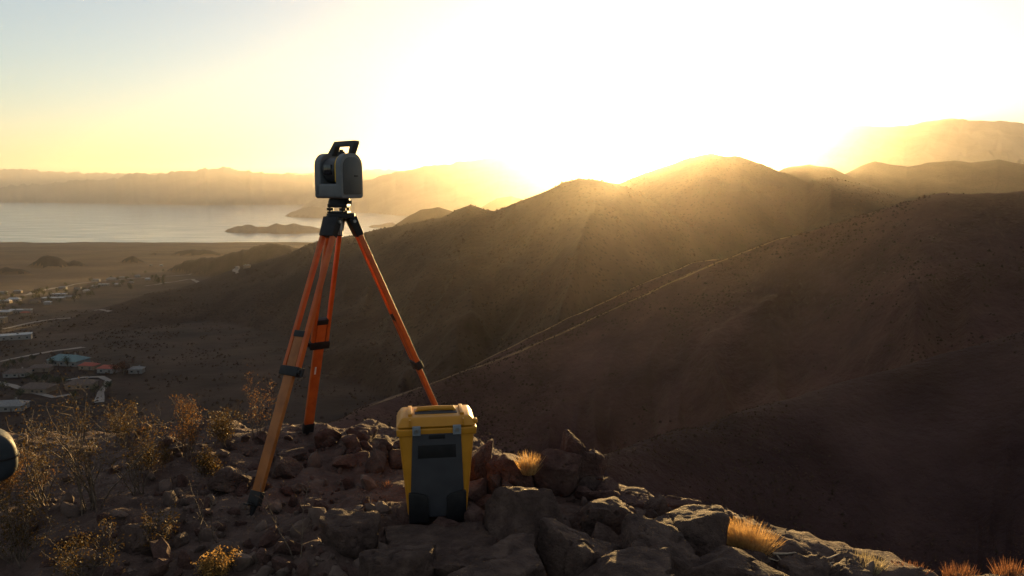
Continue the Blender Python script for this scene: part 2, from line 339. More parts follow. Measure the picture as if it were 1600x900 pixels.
def land(PH, RR, X, Y):
    """height and owner index of the land at polar positions"""
    Z = plain_z(X, Y); own = np.zeros(Z.shape, dtype=np.int16)               # 0 = plain
    hs = side_z(RR) + 0.035 * (RR - 4) * fbm(X / 25, Y / 25, oct=4, seed=11) * sstep(5, 60, RR)
    k = hs > Z; Z = np.where(k, hs, Z); own[k] = 1
    for i, (nm, C, sf, sb, w, lam, gs, cr, ed) in enumerate(RIDGES):
        a, rc0, zc0 = C[:, 0], C[:, 1], C[:, 2]
        rc = np.interp(PH, a, rc0); zc = np.interp(PH, a, zc0)
        out = np.maximum(0, np.maximum(a[0] - PH, PH - a[-1])) * rc
        zc = zc - ed * out
        d = RR - rc
        zc = zc + cr * fbm(PH * rc / (min(lam, 420) * 0.35), np.zeros_like(PH) + i * 3.7, oct=4, seed=40 + i)
        if isinstance(sf, tuple): sf = np.interp(PH, [math.atan((q - 800) / 1200 / 0.99) for q in sf[0]], sf[1])
        s = np.where(d < 0, sf, sb)
        drop = s * (np.sqrt(d * d + w * w) - w)
        al = PH * rc + lam * 0.5 * vnoise(PH * rc / (lam * 2.2), d / (lam * 2.0), seed=90 + i)
        g = 1.0 - np.abs(vnoise(al / lam, d / (lam * 3.5), seed=60 + i)) * 1.6
        g = g + 0.5 * (1.0 - np.abs(vnoise(al / (lam * 0.42), d / (lam * 1.4), seed=70 + i)) * 1.6) - 0.75
        z = zc - drop + g * gs * np.minimum(drop, lam * 1.1) + 0.03 * np.minimum(drop, lam) * fbm(X / (lam * 0.25), Y / (lam * 0.25), oct=3, seed=80 + i)
        k = z > Z; Z = np.where(k, z, Z); own[k] = i + 2
    return Z, own

Z, OWN = land(PH, RR, X, Y)
na, nr = PH.shape

LR = np.log(rr)
def land_s(x, y):
    """height of the built land (bilinear on the grid) and owner"""
    x = np.asarray(x, float); y = np.asarray(y, float)
    i = np.interp(np.arctan2(x, y), ph, np.arange(na)); j = np.interp(np.log(np.hypot(x, y)), LR, np.arange(nr))
    i0 = np.clip(i.astype(int), 0, na - 2); j0 = np.clip(j.astype(int), 0, nr - 2); fi, fj = i - i0, j - j0
    z = Z[i0, j0] * (1 - fi) * (1 - fj) + Z[i0 + 1, j0] * fi * (1 - fj) + Z[i0, j0 + 1] * (1 - fi) * fj + Z[i0 + 1, j0 + 1] * fi * fj
    return z, OWN[i0, j0]
def ground_at(x, y): return float(land_s(x, y)[0])

def ray_ground(px, py):
    """first hit of a pixel's ray on the land beyond the outcrop"""
    d = pdir(px, py); d = d / math.hypot(d[0], d[1])
    t = np.exp(np.linspace(math.log(60), math.log(20000), 3000)); z = land_s(t * d[0], t * d[1])[0]
    hit = np.nonzero(CAMZ + t * d[2] < z)[0]
    if len(hit) == 0: return None
    i = hit[0]; return np.array([t[i] * d[0], t[i] * d[1], z[i]])

idx = np.arange(na * nr).reshape(na, nr)
Q = np.stack([idx[:-1, :-1], idx[1:, :-1], idx[1:, 1:], idx[:-1, 1:]], -1).reshape(-1, 4)
QO = OWN[:-1, :-1].reshape(-1)
P3 = np.stack([X, Y, Z], -1).reshape(-1, 3)
OWNER_NAMES = ['desert_plain', 'hillside'] + [r[0] for r in RIDGES]
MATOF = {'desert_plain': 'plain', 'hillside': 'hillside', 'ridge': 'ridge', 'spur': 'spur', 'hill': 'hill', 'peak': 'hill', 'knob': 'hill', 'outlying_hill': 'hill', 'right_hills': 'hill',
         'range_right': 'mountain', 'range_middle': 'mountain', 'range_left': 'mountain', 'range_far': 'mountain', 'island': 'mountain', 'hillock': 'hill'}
PLAIN_NAME = {'right_hills': 'distant_hills', 'range_right': 'right_mountain_range', 'range_middle': 'middle_mountain_range', 'range_left': 'left_mountain_range', 'range_far': 'far_mountain_range'}
for nm in dict.fromkeys(OWNER_NAMES):
    ids = [i for i, o in enumerate(OWNER_NAMES) if o == nm]
    f = Q[np.isin(QO, ids)]
    if len(f) == 0: continue
    used, inv = np.unique(f, return_inverse=True)
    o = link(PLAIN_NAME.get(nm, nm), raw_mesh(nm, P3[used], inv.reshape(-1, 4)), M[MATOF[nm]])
    tag(o, kind='structure')

# lake
v = [(-26000, 4300, LAKE_Z), (26000, 4300, LAKE_Z), (26000, 20000, LAKE_Z), (-26000, 20000, LAKE_Z)]
v = [(max(-22000, min(22000, a)), b, c) for a, b, c in v]
tag(link('lake', raw_mesh('lake', np.array(v), np.array([[0, 1, 2, 3]])), M['water']), kind='structure')

# haze: one closed box of even pale air round everything
mb = MB(); mb.box((0, 0, 110), (61000, 61000, 1050))
hm = bpy.data.materials.new('haze_air'); hm.use_nodes = True; hn = hm.node_tree.nodes; hn.clear()
ho = hn.new('ShaderNodeOutputMaterial'); hv = hn.new('ShaderNodeVolumePrincipled')
hv.inputs["Color"].default_value = (0.97, 0.90, 0.80, 1); hv.inputs['Density'].default_value = HAZE_DENSITY; hv.inputs['Anisotropy'].default_value = HAZE_G
hm.node_tree.links.new(hv.outputs[0], ho.inputs['Volume'])
tag(mb.build('haze', hm), kind='stuff')


# ------------------------------------------------------------------ dirt tracks along the ridge and roads in the town
def drape(name, pts, width, m, lift=0.35, step=6.0, label=None):
    """strip of ground laid along 3D points"""
    P = [np.array(p) for p in pts]; L = [P[0]]
    for a, b in zip(P, P[1:]):
        n = max(1, int(np.linalg.norm((b - a)[:2]) / step))
        L += [a + (b - a) * (i + 1) / n for i in range(n)]
    L = np.array(L); k = np.ones(5) / 5
    if len(L) > 12:
        S = L.copy()
        for c in (0, 1): S[2:-2, c] = np.convolve(L[:, c], k, 'valid')
        L = S
    T = np.gradient(L[:, :2], axis=0); T /= np.maximum(1e-6, np.linalg.norm(T, axis=1))[:, None]
    N = np.stack([-T[:, 1], T[:, 0]], 1)
    L[:, :2] += N * (width * 0.9 * fbm(np.arange(len(L)) * 0.13, np.zeros(len(L)) + width * 3, oct=3, seed=15))[:, None]
    wv = width * (1 + 0.6 * vnoise(np.arange(len(L)) * 0.5, np.zeros(len(L)) + width * 9, seed=5))
    rows = []
    for q in (-0.5, 0.0, 0.5):
        XY = L[:, :2] + N * (q * wv)[:, None]
        zz = land_s(XY[:, 0], XY[:, 1])[0]
        rows.append(np.column_stack([XY, zz + lift * (1.0 if q == 0 else 0.8)]))
    V = np.concatenate(rows); n = len(L); F = []
    for r in (0, 1):
        for i in range(n - 1): F.append((r * n + i, r * n + i + 1, (r + 1) * n + i + 1, (r + 1) * n + i))
    return tag(link(name, raw_mesh(name, V, np.array(F)), m), kind='structure')

def hits(pp):
    o = []
    for x, y in pp:
        h = ray_ground(x, y)
        if h is not None: o.append(h)
    return o
def along_crest(C, p0, p1, off, n=40):
    """points that follow a ridge's crest between two picture columns, off metres towards the viewer"""
    az = [math.atan((q - 800) / 1200 / 0.96) for q in (p0, p1)]; o = []
    for a in np.linspace(az[0], az[1], n):
        r = np.interp(a, C[:, 0], C[:, 1]) - off; o.append((r * math.sin(a), r * math.cos(a), 0))
    return o
drape('dirt_track', along_crest(RIDGES[0][1], 585, 1235, 1.2), 1.7, M['track'], lift=0.25)
drape('dirt_track', along_crest(RIDGES[1][1], 745, 1112, 0.8), 1.5, M['track'], lift=0.25)
drape('dirt_track', along_crest(RIDGES[1][1], 800, 1090, 11.0), 1.2, M['track'], lift=0.25)
for pp, w in (([(0, 566), (40, 557), (85, 549), (130, 543)], 5), ([(100, 594), (130, 589), (165, 588), (178, 594), (170, 604), (160, 614), (156, 630)], 4.5), ([(0, 596), (30, 602), (58, 614), (85, 621), (112, 617)], 4.5),
              ([(0, 515), (60, 503), (110, 497), (170, 488)], 6), ([(30, 462), (110, 446), (200, 436), (300, 428)], 8), ([(230, 447), (300, 436), (370, 428)], 7)):
    drape('town_road', hits(pp), w, M['road'], lift=0.5, step=9)

# ------------------------------------------------------------------ the town in the valley
M['wall_white'] = mat('white_stucco', [(0.15, 0.14, 0.13), (0.22, 0.20, 0.185)], scale=0.6, rough=0.9, coords='obj')
M['wall_tan'] = mat('tan_stucco', [(0.15, 0.11, 0.08), (0.22, 0.165, 0.12)], scale=0.6, rough=0.9, coords='obj')
M['roof_white'] = mat('white_roof', [(0.22, 0.22, 0.22), (0.33, 0.325, 0.32)], scale=0.5, rough=0.6, coords='obj')
M['roof_teal'] = mat('teal_metal_roof', [(0.026, 0.075, 0.082), (0.042, 0.11, 0.115)], scale=0.7, rough=0.4, coords='obj', spec=0.5)
M['roof_red'] = mat('red_tile_roof', [(0.22, 0.05, 0.035), (0.30, 0.075, 0.05)], scale=1.2, rough=0.8, coords='obj')
M['roof_brown'] = mat('brown_shingle_roof', [(0.07, 0.05, 0.042), (0.12, 0.085, 0.07)], scale=1.2, rough=0.9, coords='obj')
M['roof_grey'] = mat('grey_roof', [(0.13, 0.125, 0.12), (0.20, 0.19, 0.185)], scale=1.0, rough=0.8, coords='obj')
M['glass'] = mat('window_glass', (0.03, 0.035, 0.04), scale=1, rough=0.08, spec=0.6, coords='obj')

def house(px, py, wpx, depth, hgt, rz, roof, wall, label, flat=False, detail=True):
    h = ray_ground(px, py)
    if h is None: return
    dist = h[1]; w = wpx * dist / FPX * 1.02; depth = w * depth
    z = min(ground_at(h[0] + dx, h[1] + dy) for dx in (-w / 2, w / 2) for dy in (-depth / 2, depth / 2)) - 0.2
    root = empty('house', (h[0], h[1], z), R(rz)); hgt_ = hgt + max(0, h[2] - z)
    tag(root, label, 'house', 'houses in the valley town')
    b = MB(); b.box((0, 0, hgt_ / 2), (w, depth, hgt_)); b.build('wall', M[wall], root)
    b = MB()
    if flat:
        b.box((0, 0, hgt_ + 0.2), (w + 0.6, depth + 0.6, 0.4)); rf = b.build('roof', M[roof], root)
        for s in (-1, 1):
            p = MB(); p.box((s * w * 0.2, 0, hgt_ + 0.9), (1.8, 1.4, 1.0)); p.build('rooftop_unit', M['roof_grey'], rf)
    else:
        e = 0.6; rh = depth * 0.24
        V = [(-w/2-e, -depth/2-e, hgt_), (w/2+e, -depth/2-e, hgt_), (w/2+e, depth/2+e, hgt_), (-w/2-e, depth/2+e, hgt_), (-w/2+depth*0.35, 0, hgt_+rh), (w/2-depth*0.35, 0, hgt_+rh)]
        b.poly(V, [(0, 1, 5, 4), (1, 2, 5), (2, 3, 4, 5), (3, 0, 4), (3, 2, 1, 0)]); rf = b.build('roof', M[roof], root, sharp=10)
        c = MB(); c.box((w * 0.18, depth * 0.12, hgt_ + rh * 0.8), (0.9, 0.9, rh * 1.1)); c.build('chimney', M[wall], rf)
    if detail:
        n = max(2, min(6, int(w / 5)))
        for i in range(n):
            p = MB(); p.box((-w / 2 + w * (i + 0.5) / n, -depth / 2 - 0.04, hgt_ * 0.55), (1.5, 0.12, 1.2)); p.build('window', M['glass'], root)
        p = MB(); p.box((w * 0.5 / n * (1 if n % 2 == 0 else 2) - w / 2 + w / n, -depth / 2 - 0.05, 1.05 + max(0, h[2] - z)), (1.0, 0.14, 2.1)); p.build('door', M['roof_brown'], root)
    return root

house(14, 531, 62, 0.3, 4.5, 24, 'roof_white', 'wall_white', 'long low white flat-roofed building beside the bare valley slope', True)
house(2, 505, 14, 0.8, 6, 8, 'roof_grey', 'wall_tan', 'tan block above the long white flat-roofed building', True)
house(32, 489, 32, 0.3, 4, 5, 'roof_white', 'wall_white', 'narrow white-roofed house behind the tan block', True)
house(6, 492, 22, 0.5, 4, 5, 'roof_white', 'wall_tan', 'pale-roofed house next to the narrow white-roofed one', False)
house(108, 569, 54, 0.55, 4.2, -14, 'roof_teal', 'wall_white', 'house with a wide teal metal roof at the foot of the slope')
house(170, 582, 28, 0.6, 3.6, -8, 'roof_red', 'wall_white', 'white house with a red tile roof and pale walls')
house(140, 577, 26, 0.6, 3.4, -10, 'roof_red', 'wall_tan', 'tan house with a red tile roof by the teal-roofed house')
house(214, 583, 20, 0.7, 3.4, 4, 'roof_grey', 'wall_white', 'small pale house with a grey roof at the town edge beside a dark tree')
house(64, 580, 30, 0.6, 3.2, 12, 'roof_brown', 'wall_tan', 'tan house under a brown shingle roof across the road from the teal roof')
house(28, 588, 34, 0.6, 3.2, 10, 'roof_brown', 'wall_white', 'white-walled house under a brown shingle roof near the curved road')
house(60, 612, 44, 0.6, 3.4, -4, 'roof_brown', 'wall_tan', 'wide brown-roofed house inside the curved road')
house(128, 606, 40, 0.6, 3.4, 6, 'roof_brown', 'wall_tan', 'brown-roofed tan house ringed by the pale looping road')
house(16, 640, 46, 0.6, 3.4, 8, 'roof_grey', 'wall_white', 'grey-roofed white house below the curved road')
for (x, y, w, dp, rz, rf, wl_, fl) in [(91, 463, 24, 0.4, 8, 'roof_white', 'wall_white', 1), (84, 469, 32, 0.35, 6, 'roof_white', 'wall_tan', 1), (75, 476, 10, 0.6, 3, 'roof_white', 'wall_white', 0),
        (8, 474, 18, 0.5, 4, 'roof_white', 'wall_tan', 0), (22, 471, 18, 0.5, 9, 'roof_white', 'wall_white', 0), (44, 489, 10, 0.6, 2, 'roof_grey', 'wall_white', 0), (40, 493, 12, 0.6, 2, 'roof_red', 'wall_tan', 0),
        (135, 457, 9, 0.6, 5, 'roof_white', 'wall_white', 0), (148, 450, 8, 0.8, 15, 'roof_white', 'wall_white', 0), (162, 447, 15, 0.4, 8, 'roof_white', 'wall_white', 1), (184, 447, 9, 0.6, 0, 'roof_white', 'wall_tan', 0),
        (150, 440, 12, 0.5, 3, 'roof_grey', 'wall_white', 0), (175, 438, 14, 0.5, 0, 'roof_grey', 'wall_white', 0), (190, 436, 9, 0.6, 3, 'roof_grey', 'wall_tan', 0), (231, 438, 7, 0.7, 0, 'roof_white', 'wall_white', 0),
        (252, 416, 4, 1.0, 0, 'roof_white', 'wall_white', 0), (236, 416, 4, 1.0, 0, 'roof_grey', 'wall_tan', 0), (371, 421, 5, 0.7, 6, 'roof_grey', 'wall_white', 0), (386, 419, 10, 0.35, 10, 'roof_grey', 'wall_tan', 1),
        (55, 474, 14, 0.5, 4, 'roof_brown', 'wall_tan', 0), (110, 467, 12, 0.5, 4, 'roof_grey', 'wall_tan', 0), (122, 452, 10, 0.5, 4, 'roof_brown', 'wall_white', 0), (98, 452, 12, 0.5, 4, 'roof_grey', 'wall_white', 0),
        (60, 455, 11, 0.5, 6, 'roof_brown', 'wall_tan', 0), (28, 458, 12, 0.5, 6, 'roof_grey', 'wall_tan', 0), (5, 460, 12, 0.5, 6, 'roof_grey', 'wall_white', 0), (205, 444, 8, 0.6, 0, 'roof_grey', 'wall_tan', 0), (215, 433, 7, 0.6, 0, 'roof_grey', 'wall_white', 0)]:
    look = {'roof_white': 'white', 'roof_grey': 'grey', 'roof_red': 'red', 'roof_brown': 'brown'}[rf]
    house(x, y, w, dp, 3.6, rz, rf, wl_, f"tiny far-off {'flat' if fl else 'hipped'} {look}-roofed {'white' if wl_ == 'wall_white' else 'tan'} house on the plain", bool(fl), detail=w > 14)

M['tree_leaf'] = leaf_mat('town_tree_leaf', (0.022, 0.03, 0.014), (0.05, 0.055, 0.024), 0.25, 0.5)
M['tree_red'] = leaf_mat('russet_tree_leaf', (0.06, 0.022, 0.014), (0.10, 0.04, 0.022), 0.25, 0.5)
M['bark'] = mat('bark', [(0.06, 0.045, 0.035), (0.10, 0.075, 0.055)], scale=6, rough=0.95, coords='obj')

def leaf_cloud(C, size, g, up=0.0):
    """quads of about `size` at centres C, facing every way"""
    n = len(C); A = g.normal(size=(n, 3)); A[:, 2] += up; A /= np.linalg.norm(A, axis=1)[:, None]
    B = np.cross(A, g.normal(size=(n, 3))); B /= np.linalg.norm(B, axis=1)[:, None]
    s = size * g.uniform(0.55, 1.35, (n, 1)); a, b = A * s, B * s * 0.45
    V = np.stack([C - a * 0.5, C + b * 0.5, C + a * 0.5, C - b * 0.5], 1).reshape(-1, 3)
    return V, np.arange(4 * n).reshape(n, 4)

def town_tree_proto(seed, m):
    g = np.random.default_rng(seed); root = empty('tree')
    b = MB(); b.tube([(0, 0, -0.3), (0.1, 0, 1.2), (0.05, 0.1, 2.4), (0.3, 0.0, 3.6)], [0.22, 0.18, 0.13, 0.06], 6)
    for k in range(4):
        a = k * 1.6 + seed; b.tube([(0.05, 0.05, 2.0), (math.cos(a) * 0.8, math.sin(a) * 0.8, 3.2), (math.cos(a) * 1.5, math.sin(a) * 1.5, 3.9)], [0.1, 0.06, 0.03], 5)
    b.build('trunk', M['bark'], root)
    C = []
    for k in range(11):
        c = np.array([g.normal() * 1.1, g.normal() * 1.1, 3.6 + g.normal() * 0.75]); C.append(c + g.normal(size=(42, 3)) * 0.5)
    V, F = leaf_cloud(np.concatenate(C), 0.5, g); link('crown', raw_mesh('crown', V, F, False), m, root)
    return root
def copy_tree(o, parent=None):
    c = o.copy(); COL.objects.link(c); c.parent = parent
    for ch in o.children: copy_tree(ch, c)
    return c
protos = [town_tree_proto(1, M['tree_leaf']), town_tree_proto(2, M['tree_leaf']), town_tree_proto(3, M['tree_red'])]
usedp = [False] * 3
def town_tree(px, py, k, sc_, label, group):
    h = ray_ground(px, py)
    if h is None: return
    o = copy_tree(protos[k]) if usedp[k] else protos[k]; usedp[k] = True
    o.location = h; o.scale = (sc_,) * 3; o.rotation_euler = (0, 0, random.uniform(0, 6)); tag(o, label, 'tree', group)
town_tree(193, 586, 2, 2.1, 'dark russet round tree between the two small pale houses', 'town trees')
town_tree(180, 585, 2, 1.6, 'smaller dark russet tree against the red-roofed white house', 'town trees')
town_tree(106, 573, 0, 1.5, 'dark green tree in front of the teal-roofed house', 'town trees')
for (x, y, s) in [(58, 600, 1.3), (72, 602, 1.5), (88, 604, 1.4), (44, 596, 1.2), (100, 603, 1.3), (165, 612, 1.3), (172, 609, 1.1), (20, 574, 1.2), (35, 570, 1.1), (82, 572, 1.2), (50, 566, 1.1), (8, 580, 1.3), (150, 618, 1.3), (115, 628, 1.4), (30, 625, 1.4), (5, 612, 1.3)]:
    town_tree(x, y, random.choice((0, 1)), s, 'dark green yard tree among the nearer town houses', 'yard trees among the nearer houses')
for k in range(60):
    x = random.uniform(0, 260); y = 478 - x * 0.16 + random.uniform(-16, 14)
    town_tree(x, y, random.choice((0, 0, 1)), random.uniform(1.1, 1.9), 'small dark tree dotted among the far-off houses', 'trees dotted among the far houses')
for k in range(3):
    if not usedp[k]:
        for ch in list(protos[k].children): bpy.data.objects.remove(ch)
        bpy.data.objects.remove(protos[k])

# ------------------------------------------------------------------ scrub on the slopes (nobody could count it)
def scrub(name, owners, n, rmin, rmax, size, seed):
    g = np.random.default_rng(seed)
    a = np.radians(g.uniform(-40, 40, n * 4)); r = np.sqrt(g.uniform(rmin ** 2, rmax ** 2, n * 4))
    x, y = r * np.sin(a), r * np.cos(a); z, ow = land_s(x, y)
    keep = np.isin(ow, owners) & (fbm(x / 22, y / 22, oct=4, seed=seed) + g.uniform(-0.5, 0.5, len(x)) > 0.1)
    i = np.nonzero(keep)[0][:n]; x, y, z = x[i], y[i], z[i]; n = len(i)
    base = np.array([(1, 0, 0.25), (0.3, 0.95, 0.2), (-0.8, 0.6, 0.25), (-0.8, -0.6, 0.2), (0.3, -0.95, 0.25), (0.35, 0.2, 0.95), (-0.3, -0.2, 0.85)])
    s = (size * (0.25 + 1.1 * g.random(n) ** 2.2))[:, None, None]
    V = base[None] * s * g.uniform(0.6, 1.4, (n, 7, 3)) * np.array([0.6, 0.6, 0.85]) + np.stack([x, y, z - 0.08 * size], 1)[:, None]
    f = np.array([(0, 1, 5), (1, 2, 5), (2, 6, 5), (2, 3, 6), (3, 4, 6), (4, 5, 6), (4, 0, 5)])
    F = (f[None] + (np.arange(n) * 7)[:, None, None]).reshape(-1, 3)
    tag(link(name, raw_mesh(name, V.reshape(-1, 3), F, False), M['scrub']), 'low dark desert scrub dotted over the slope', 'scrub', kind='stuff')
scrub('desert_scrub', [2, 3], 20000, 130, 340, 0.7, 5)
scrub('desert_scrub', [1, 4], 20000, 50, 240, 0.42, 6)
scrub('desert_scrub', [5, 6], 18000, 330, 1050, 1.5, 8)
scrub('desert_scrub', [0], 14000, 250, 1100, 1.4, 9)

# ------------------------------------------------------------------ the outcrop in front
EX = [-9, -6, -3, -1.5, -0.9, -0.3, 0.1, 0.5, 1.0, 1.6, 2.5, 5.0, 9.0]
EY = [5.4, 5.4, 5.2, 5.1, 5.1, 5.0, 4.5, 4.15, 3.78, 3.55, 3.48, 3.45, 3.45]
def near_h(x, y):
    x = np.asarray(x, float); y = np.asarray(y, float)
    e = y - np.interp(x, EX, EY) + 0.12 * fbm(x * 2.2, y * 0.3, oct=3, seed=21)
    z = 0.035 * fbm(x * 1.4, y * 1.4, oct=3, seed=22) + 0.028 * fbm(x * 6, y * 6, oct=4, seed=23)
    z = z - 0.21 * sstep(0.8, 2.0, x) - 0.28 * sstep(-0.7, -0.2, x) * (1 - sstep(3.0, 3.55, y)) - 0.05 * sstep(-1.8, -3.2, x)
    z = z - np.where(e > 0, 0.8 * e * e / (e + 0.25), 0)
    rb = np.hypot(x, y); z = z - 0.8 * np.maximum(0, np.where(y < 0, rb - 6, np.abs(x) - 7))
    return z
gx = np.concatenate([np.linspace(-11, -4.2, 40), np.linspace(-4.1, 3.6, 330), np.linspace(3.7, 11, 40)])
gy = np.concatenate([np.linspace(-9, 1.9, 40), np.linspace(2.0, 6.6, 230), np.linspace(6.7, 13, 40)])
GX, GY = np.meshgrid(gx, gy, indexing='ij'); GZ = near_h(GX, GY)
ii = np.arange(GX.size).reshape(GX.shape)
GF = np.stack([ii[:-1, :-1], ii[1:, :-1], ii[1:, 1:], ii[:-1, 1:]], -1).reshape(-1, 4)
tag(link('outcrop_ground', raw_mesh('outcrop_ground', np.stack([GX, GY, GZ], -1).reshape(-1, 3), GF), M['outcrop']), kind='structure')

def on_ground(px, py):
    d = pdir(px, py); t = np.linspace(1.5, 9, 900) / d[1]
    z = near_h(t * d[0], t * d[1]); k = np.nonzero(CAMZ + t * d[2] < z)[0]
    i = k[0] if len(k) else len(t) - 1
    return np.array([t[i] * d[0], t[i] * d[1], z[i]])

_ico = {}
def ico(n):
    if n not in _ico:
        b = bmesh.new(); bmesh.ops.create_icosphere(b, subdivisions=n, radius=1.0)
        b.verts.ensure_lookup_table(); b.verts.index_update()
        _ico[n] = (np.array([v.co[:] for v in b.verts]), np.array([[v.index for v in f.verts] for f in b.faces])); b.free()
    return _ico[n]
def rock_shape(seed, sub=4, planes=9, sharp=60.0, rough=0.045, flat=0.0):
    """angular stone about one unit in radius: soft-cut planes plus noise"""
    g = np.random.default_rng(seed); D, F = ico(sub)
    N = g.normal(size=(planes, 3)); N /= np.linalg.norm(N, axis=1)[:, None]
    N = np.concatenate([N, [[0, 0, -1], [1, 0, 0], [-1, 0, 0], [0, 1, 0], [0, -1, 0], [0.1, -0.05, 1]]])
    dd = np.concatenate([g.uniform(0.55, 0.95, planes), [0.85, 0.95, 0.95, 0.95, 0.95, 0.9]])
    if flat:
        dd[:planes] = np.where(N[:planes, 2] > 0.25, 2.0, dd[:planes]); dd[-1] = flat; N[-1] = (0.0, 0.06, 0.998)
    q = np.maximum(0, D @ N.T) / dd
    r = 1.0 / np.power(np.power(q, sharp).sum(1), 1.0 / sharp)
    o = g.uniform(0, 50, 3); P = D * r[:, None]
    n1 = fbm(P[:, 0] * 2.2 + o[0], P[:, 1] * 2.2 + o[1], P[:, 2] * 2.2 + o[2], oct=5, seed=seed % 97)
    crack = np.abs(vnoise(P[:, 0] * 1.3 + o[1], P[:, 1] * 1.3 + o[2], P[:, 2] * 2.6 + o[0], seed=seed % 89))
    r2 = 1 + rough * n1 - 0.10 * np.exp(-(crack / 0.05) ** 2) * (1 if sub > 3 else 0.4)
    return P * r2[:, None], F

def boulder(x0, y0, x1, y1, yf, label, seed, deep=0.9, m='rock', tilt=(0, 0, 0), sharp=70.0, rough=0.065, cat='boulder', sub=5, name='boulder', flat=0.0):
    """boulder that fills a box of the photograph at forward distance yf"""
    a, b = at(x0, y0, yf), at(x1, y1, yf); c = (a + b) / 2
    hx, hz = abs(b[0] - a[0]) / 2 / 0.98, abs(a[2] - b[2]) / 2 / 0.95
    P, F = rock_shape(seed, sub, sharp=sharp, rough=rough, flat=flat)
    if flat: hz = hz / flat * 0.75; c = c - np.array([0, 0, 0.25 * hz * 0.5])
    P = P * np.array([hx, (hx + hz) / 2 * deep, hz])
    E = Euler([R(t) for t in tilt]).to_matrix(); P = P @ np.array(E).T
    o = link(name, raw_mesh(name, P, F, True), M[m]); o.location = c
    try: o.data.set_sharp_from_angle(angle=R(40))
    except Exception: pass
    return tag(o, label, cat)

B = boulder
slab = B(596, 826, 806, 935, 3.30, 'broad flat-topped slab under the front edge of the yellow case', 101, 0.95, tilt=(0, -1, 6), sharp=70, rough=0.025, flat=0.55)
B(764, 764, 892, 905, 3.42, 'large angular block with a pointed top right of the slab under the case', 102, 0.9, tilt=(0, -6, 12))
B(728, 690, 772, 775, 4.15, 'upright reddish stone tight against the right side of the case', 103, 0.9, 'rock_red')
B(764, 702, 842, 792, 4.05, 'reddish boulder with a sloping top between the case and the straw tuft', 104, 0.9, 'rock_red', (0, -14, 0))
B(826, 690, 902, 800, 4.0, 'tall leaning slab right of the small straw tuft', 105, 0.5, 'rock_red', (8, 10, -12), 80)
B(876, 684, 918, 790, 4.12, 'thin upright fin of rock behind the tall leaning slab', 106, 0.6, 'rock_red', (0, 8, 10), 80)
B(896, 702, 946, 790, 4.12, 'dark reddish stone stepping down from the thin upright fin', 107, 0.8, 'rock_red', (0, 16, 0))
B(874, 768, 1016, 880, 3.66, 'rounded boulder with a sunlit top beside the dark flat stone', 108, 0.8, tilt=(0, 6, 8), sharp=36)
B(955, 764, 1014, 815, 3.86, 'dark flat stone with a thin sunlit top edge behind the rounded boulder', 109, 0.9, 'rock_red')
B(1018, 770, 1092, 830, 3.84, 'low dark stone with a bright rim behind the broad boulder', 110, 0.9, 'rock_red')
B(1000, 786, 1124, 930, 3.44, 'broad boulder with a bulging right end beside the large straw tuft', 111, 0.8, tilt=(0, 8, -10), sharp=36)
B(940, 818, 1090, 960, 3.2, 'boulder with a sunlit lip in front of the broad bulging boulder', 112, 0.8, tilt=(0, -10, 14), sharp=36)
B(1052, 858, 1225, 990, 3.15, 'wide low boulder at the foot of the broad bulging boulder', 113, 0.8, tilt=(0, 8, 0), sharp=36)
B(842, 838, 962, 960, 3.2, 'sloping boulder wedged between the pointed block and the sunlit lip boulder', 114, 0.8, tilt=(0, 12, 20))
B(690, 862, 850, 990, 3.0, 'lower rock in front of the slab that carries the case', 115, 0.8, tilt=(0, -5, 8))
B(882, 880, 1060, 990, 2.95, 'smooth low rock in front of the sloping wedged boulder', 116, 0.8, sharp=36)
B(1212, 880, 1300, 960, 3.32, 'block at the outer end of the boulder row by the dry sticks', 117, 0.8)
B(1286, 882, 1350, 940, 3.36, 'small dark block among the dry sticks and pale grass', 118, 0.9)
B(533, 668, 592, 706, 4.85, 'low oval boulder with a bright top edge on the far lip of the gravel', 119, 0.9, 'rock_red', (0, 4, 0), 30)
B(588, 684, 622, 712, 4.6, 'small stone at the far lip left of the case', 120, 0.9)
B(418, 712, 470, 760, 4.3, 'flat grey-brown stone just right of the front tripod leg', 121, 0.9)
B(240, 690, 300, 738, 4.6, 'flat stone under the sunlit shrub left of the tripod', 122, 0.9)
B(340, 690, 400, 722, 4.75, 'long low stone on the lip left of the front tripod leg', 123, 0.7)
B(330, 732, 392, 776, 4.1, 'pale stone beside the front tripod leg near the twigs', 124, 0.9)
B(500, 812, 590, 880, 3.35, 'half-buried stone on the gravel left of the case slab', 125, 0.9, sharp=36)
B(560, 860, 680, 960, 3.05, 'half-buried rock before the slab corner', 126, 0.9)
B(180, 820, 260, 880, 3.4, 'half-buried stone among the large shrub stems', 127, 0.9)
B(1150, 862, 1200, 890, 3.36, 'small sunlit stone below the large straw tuft', 128, 0.9)
B(740, 770, 800, 815, 3.85, 'low stone just right of the case base', 129, 0.9, 'rock_red')

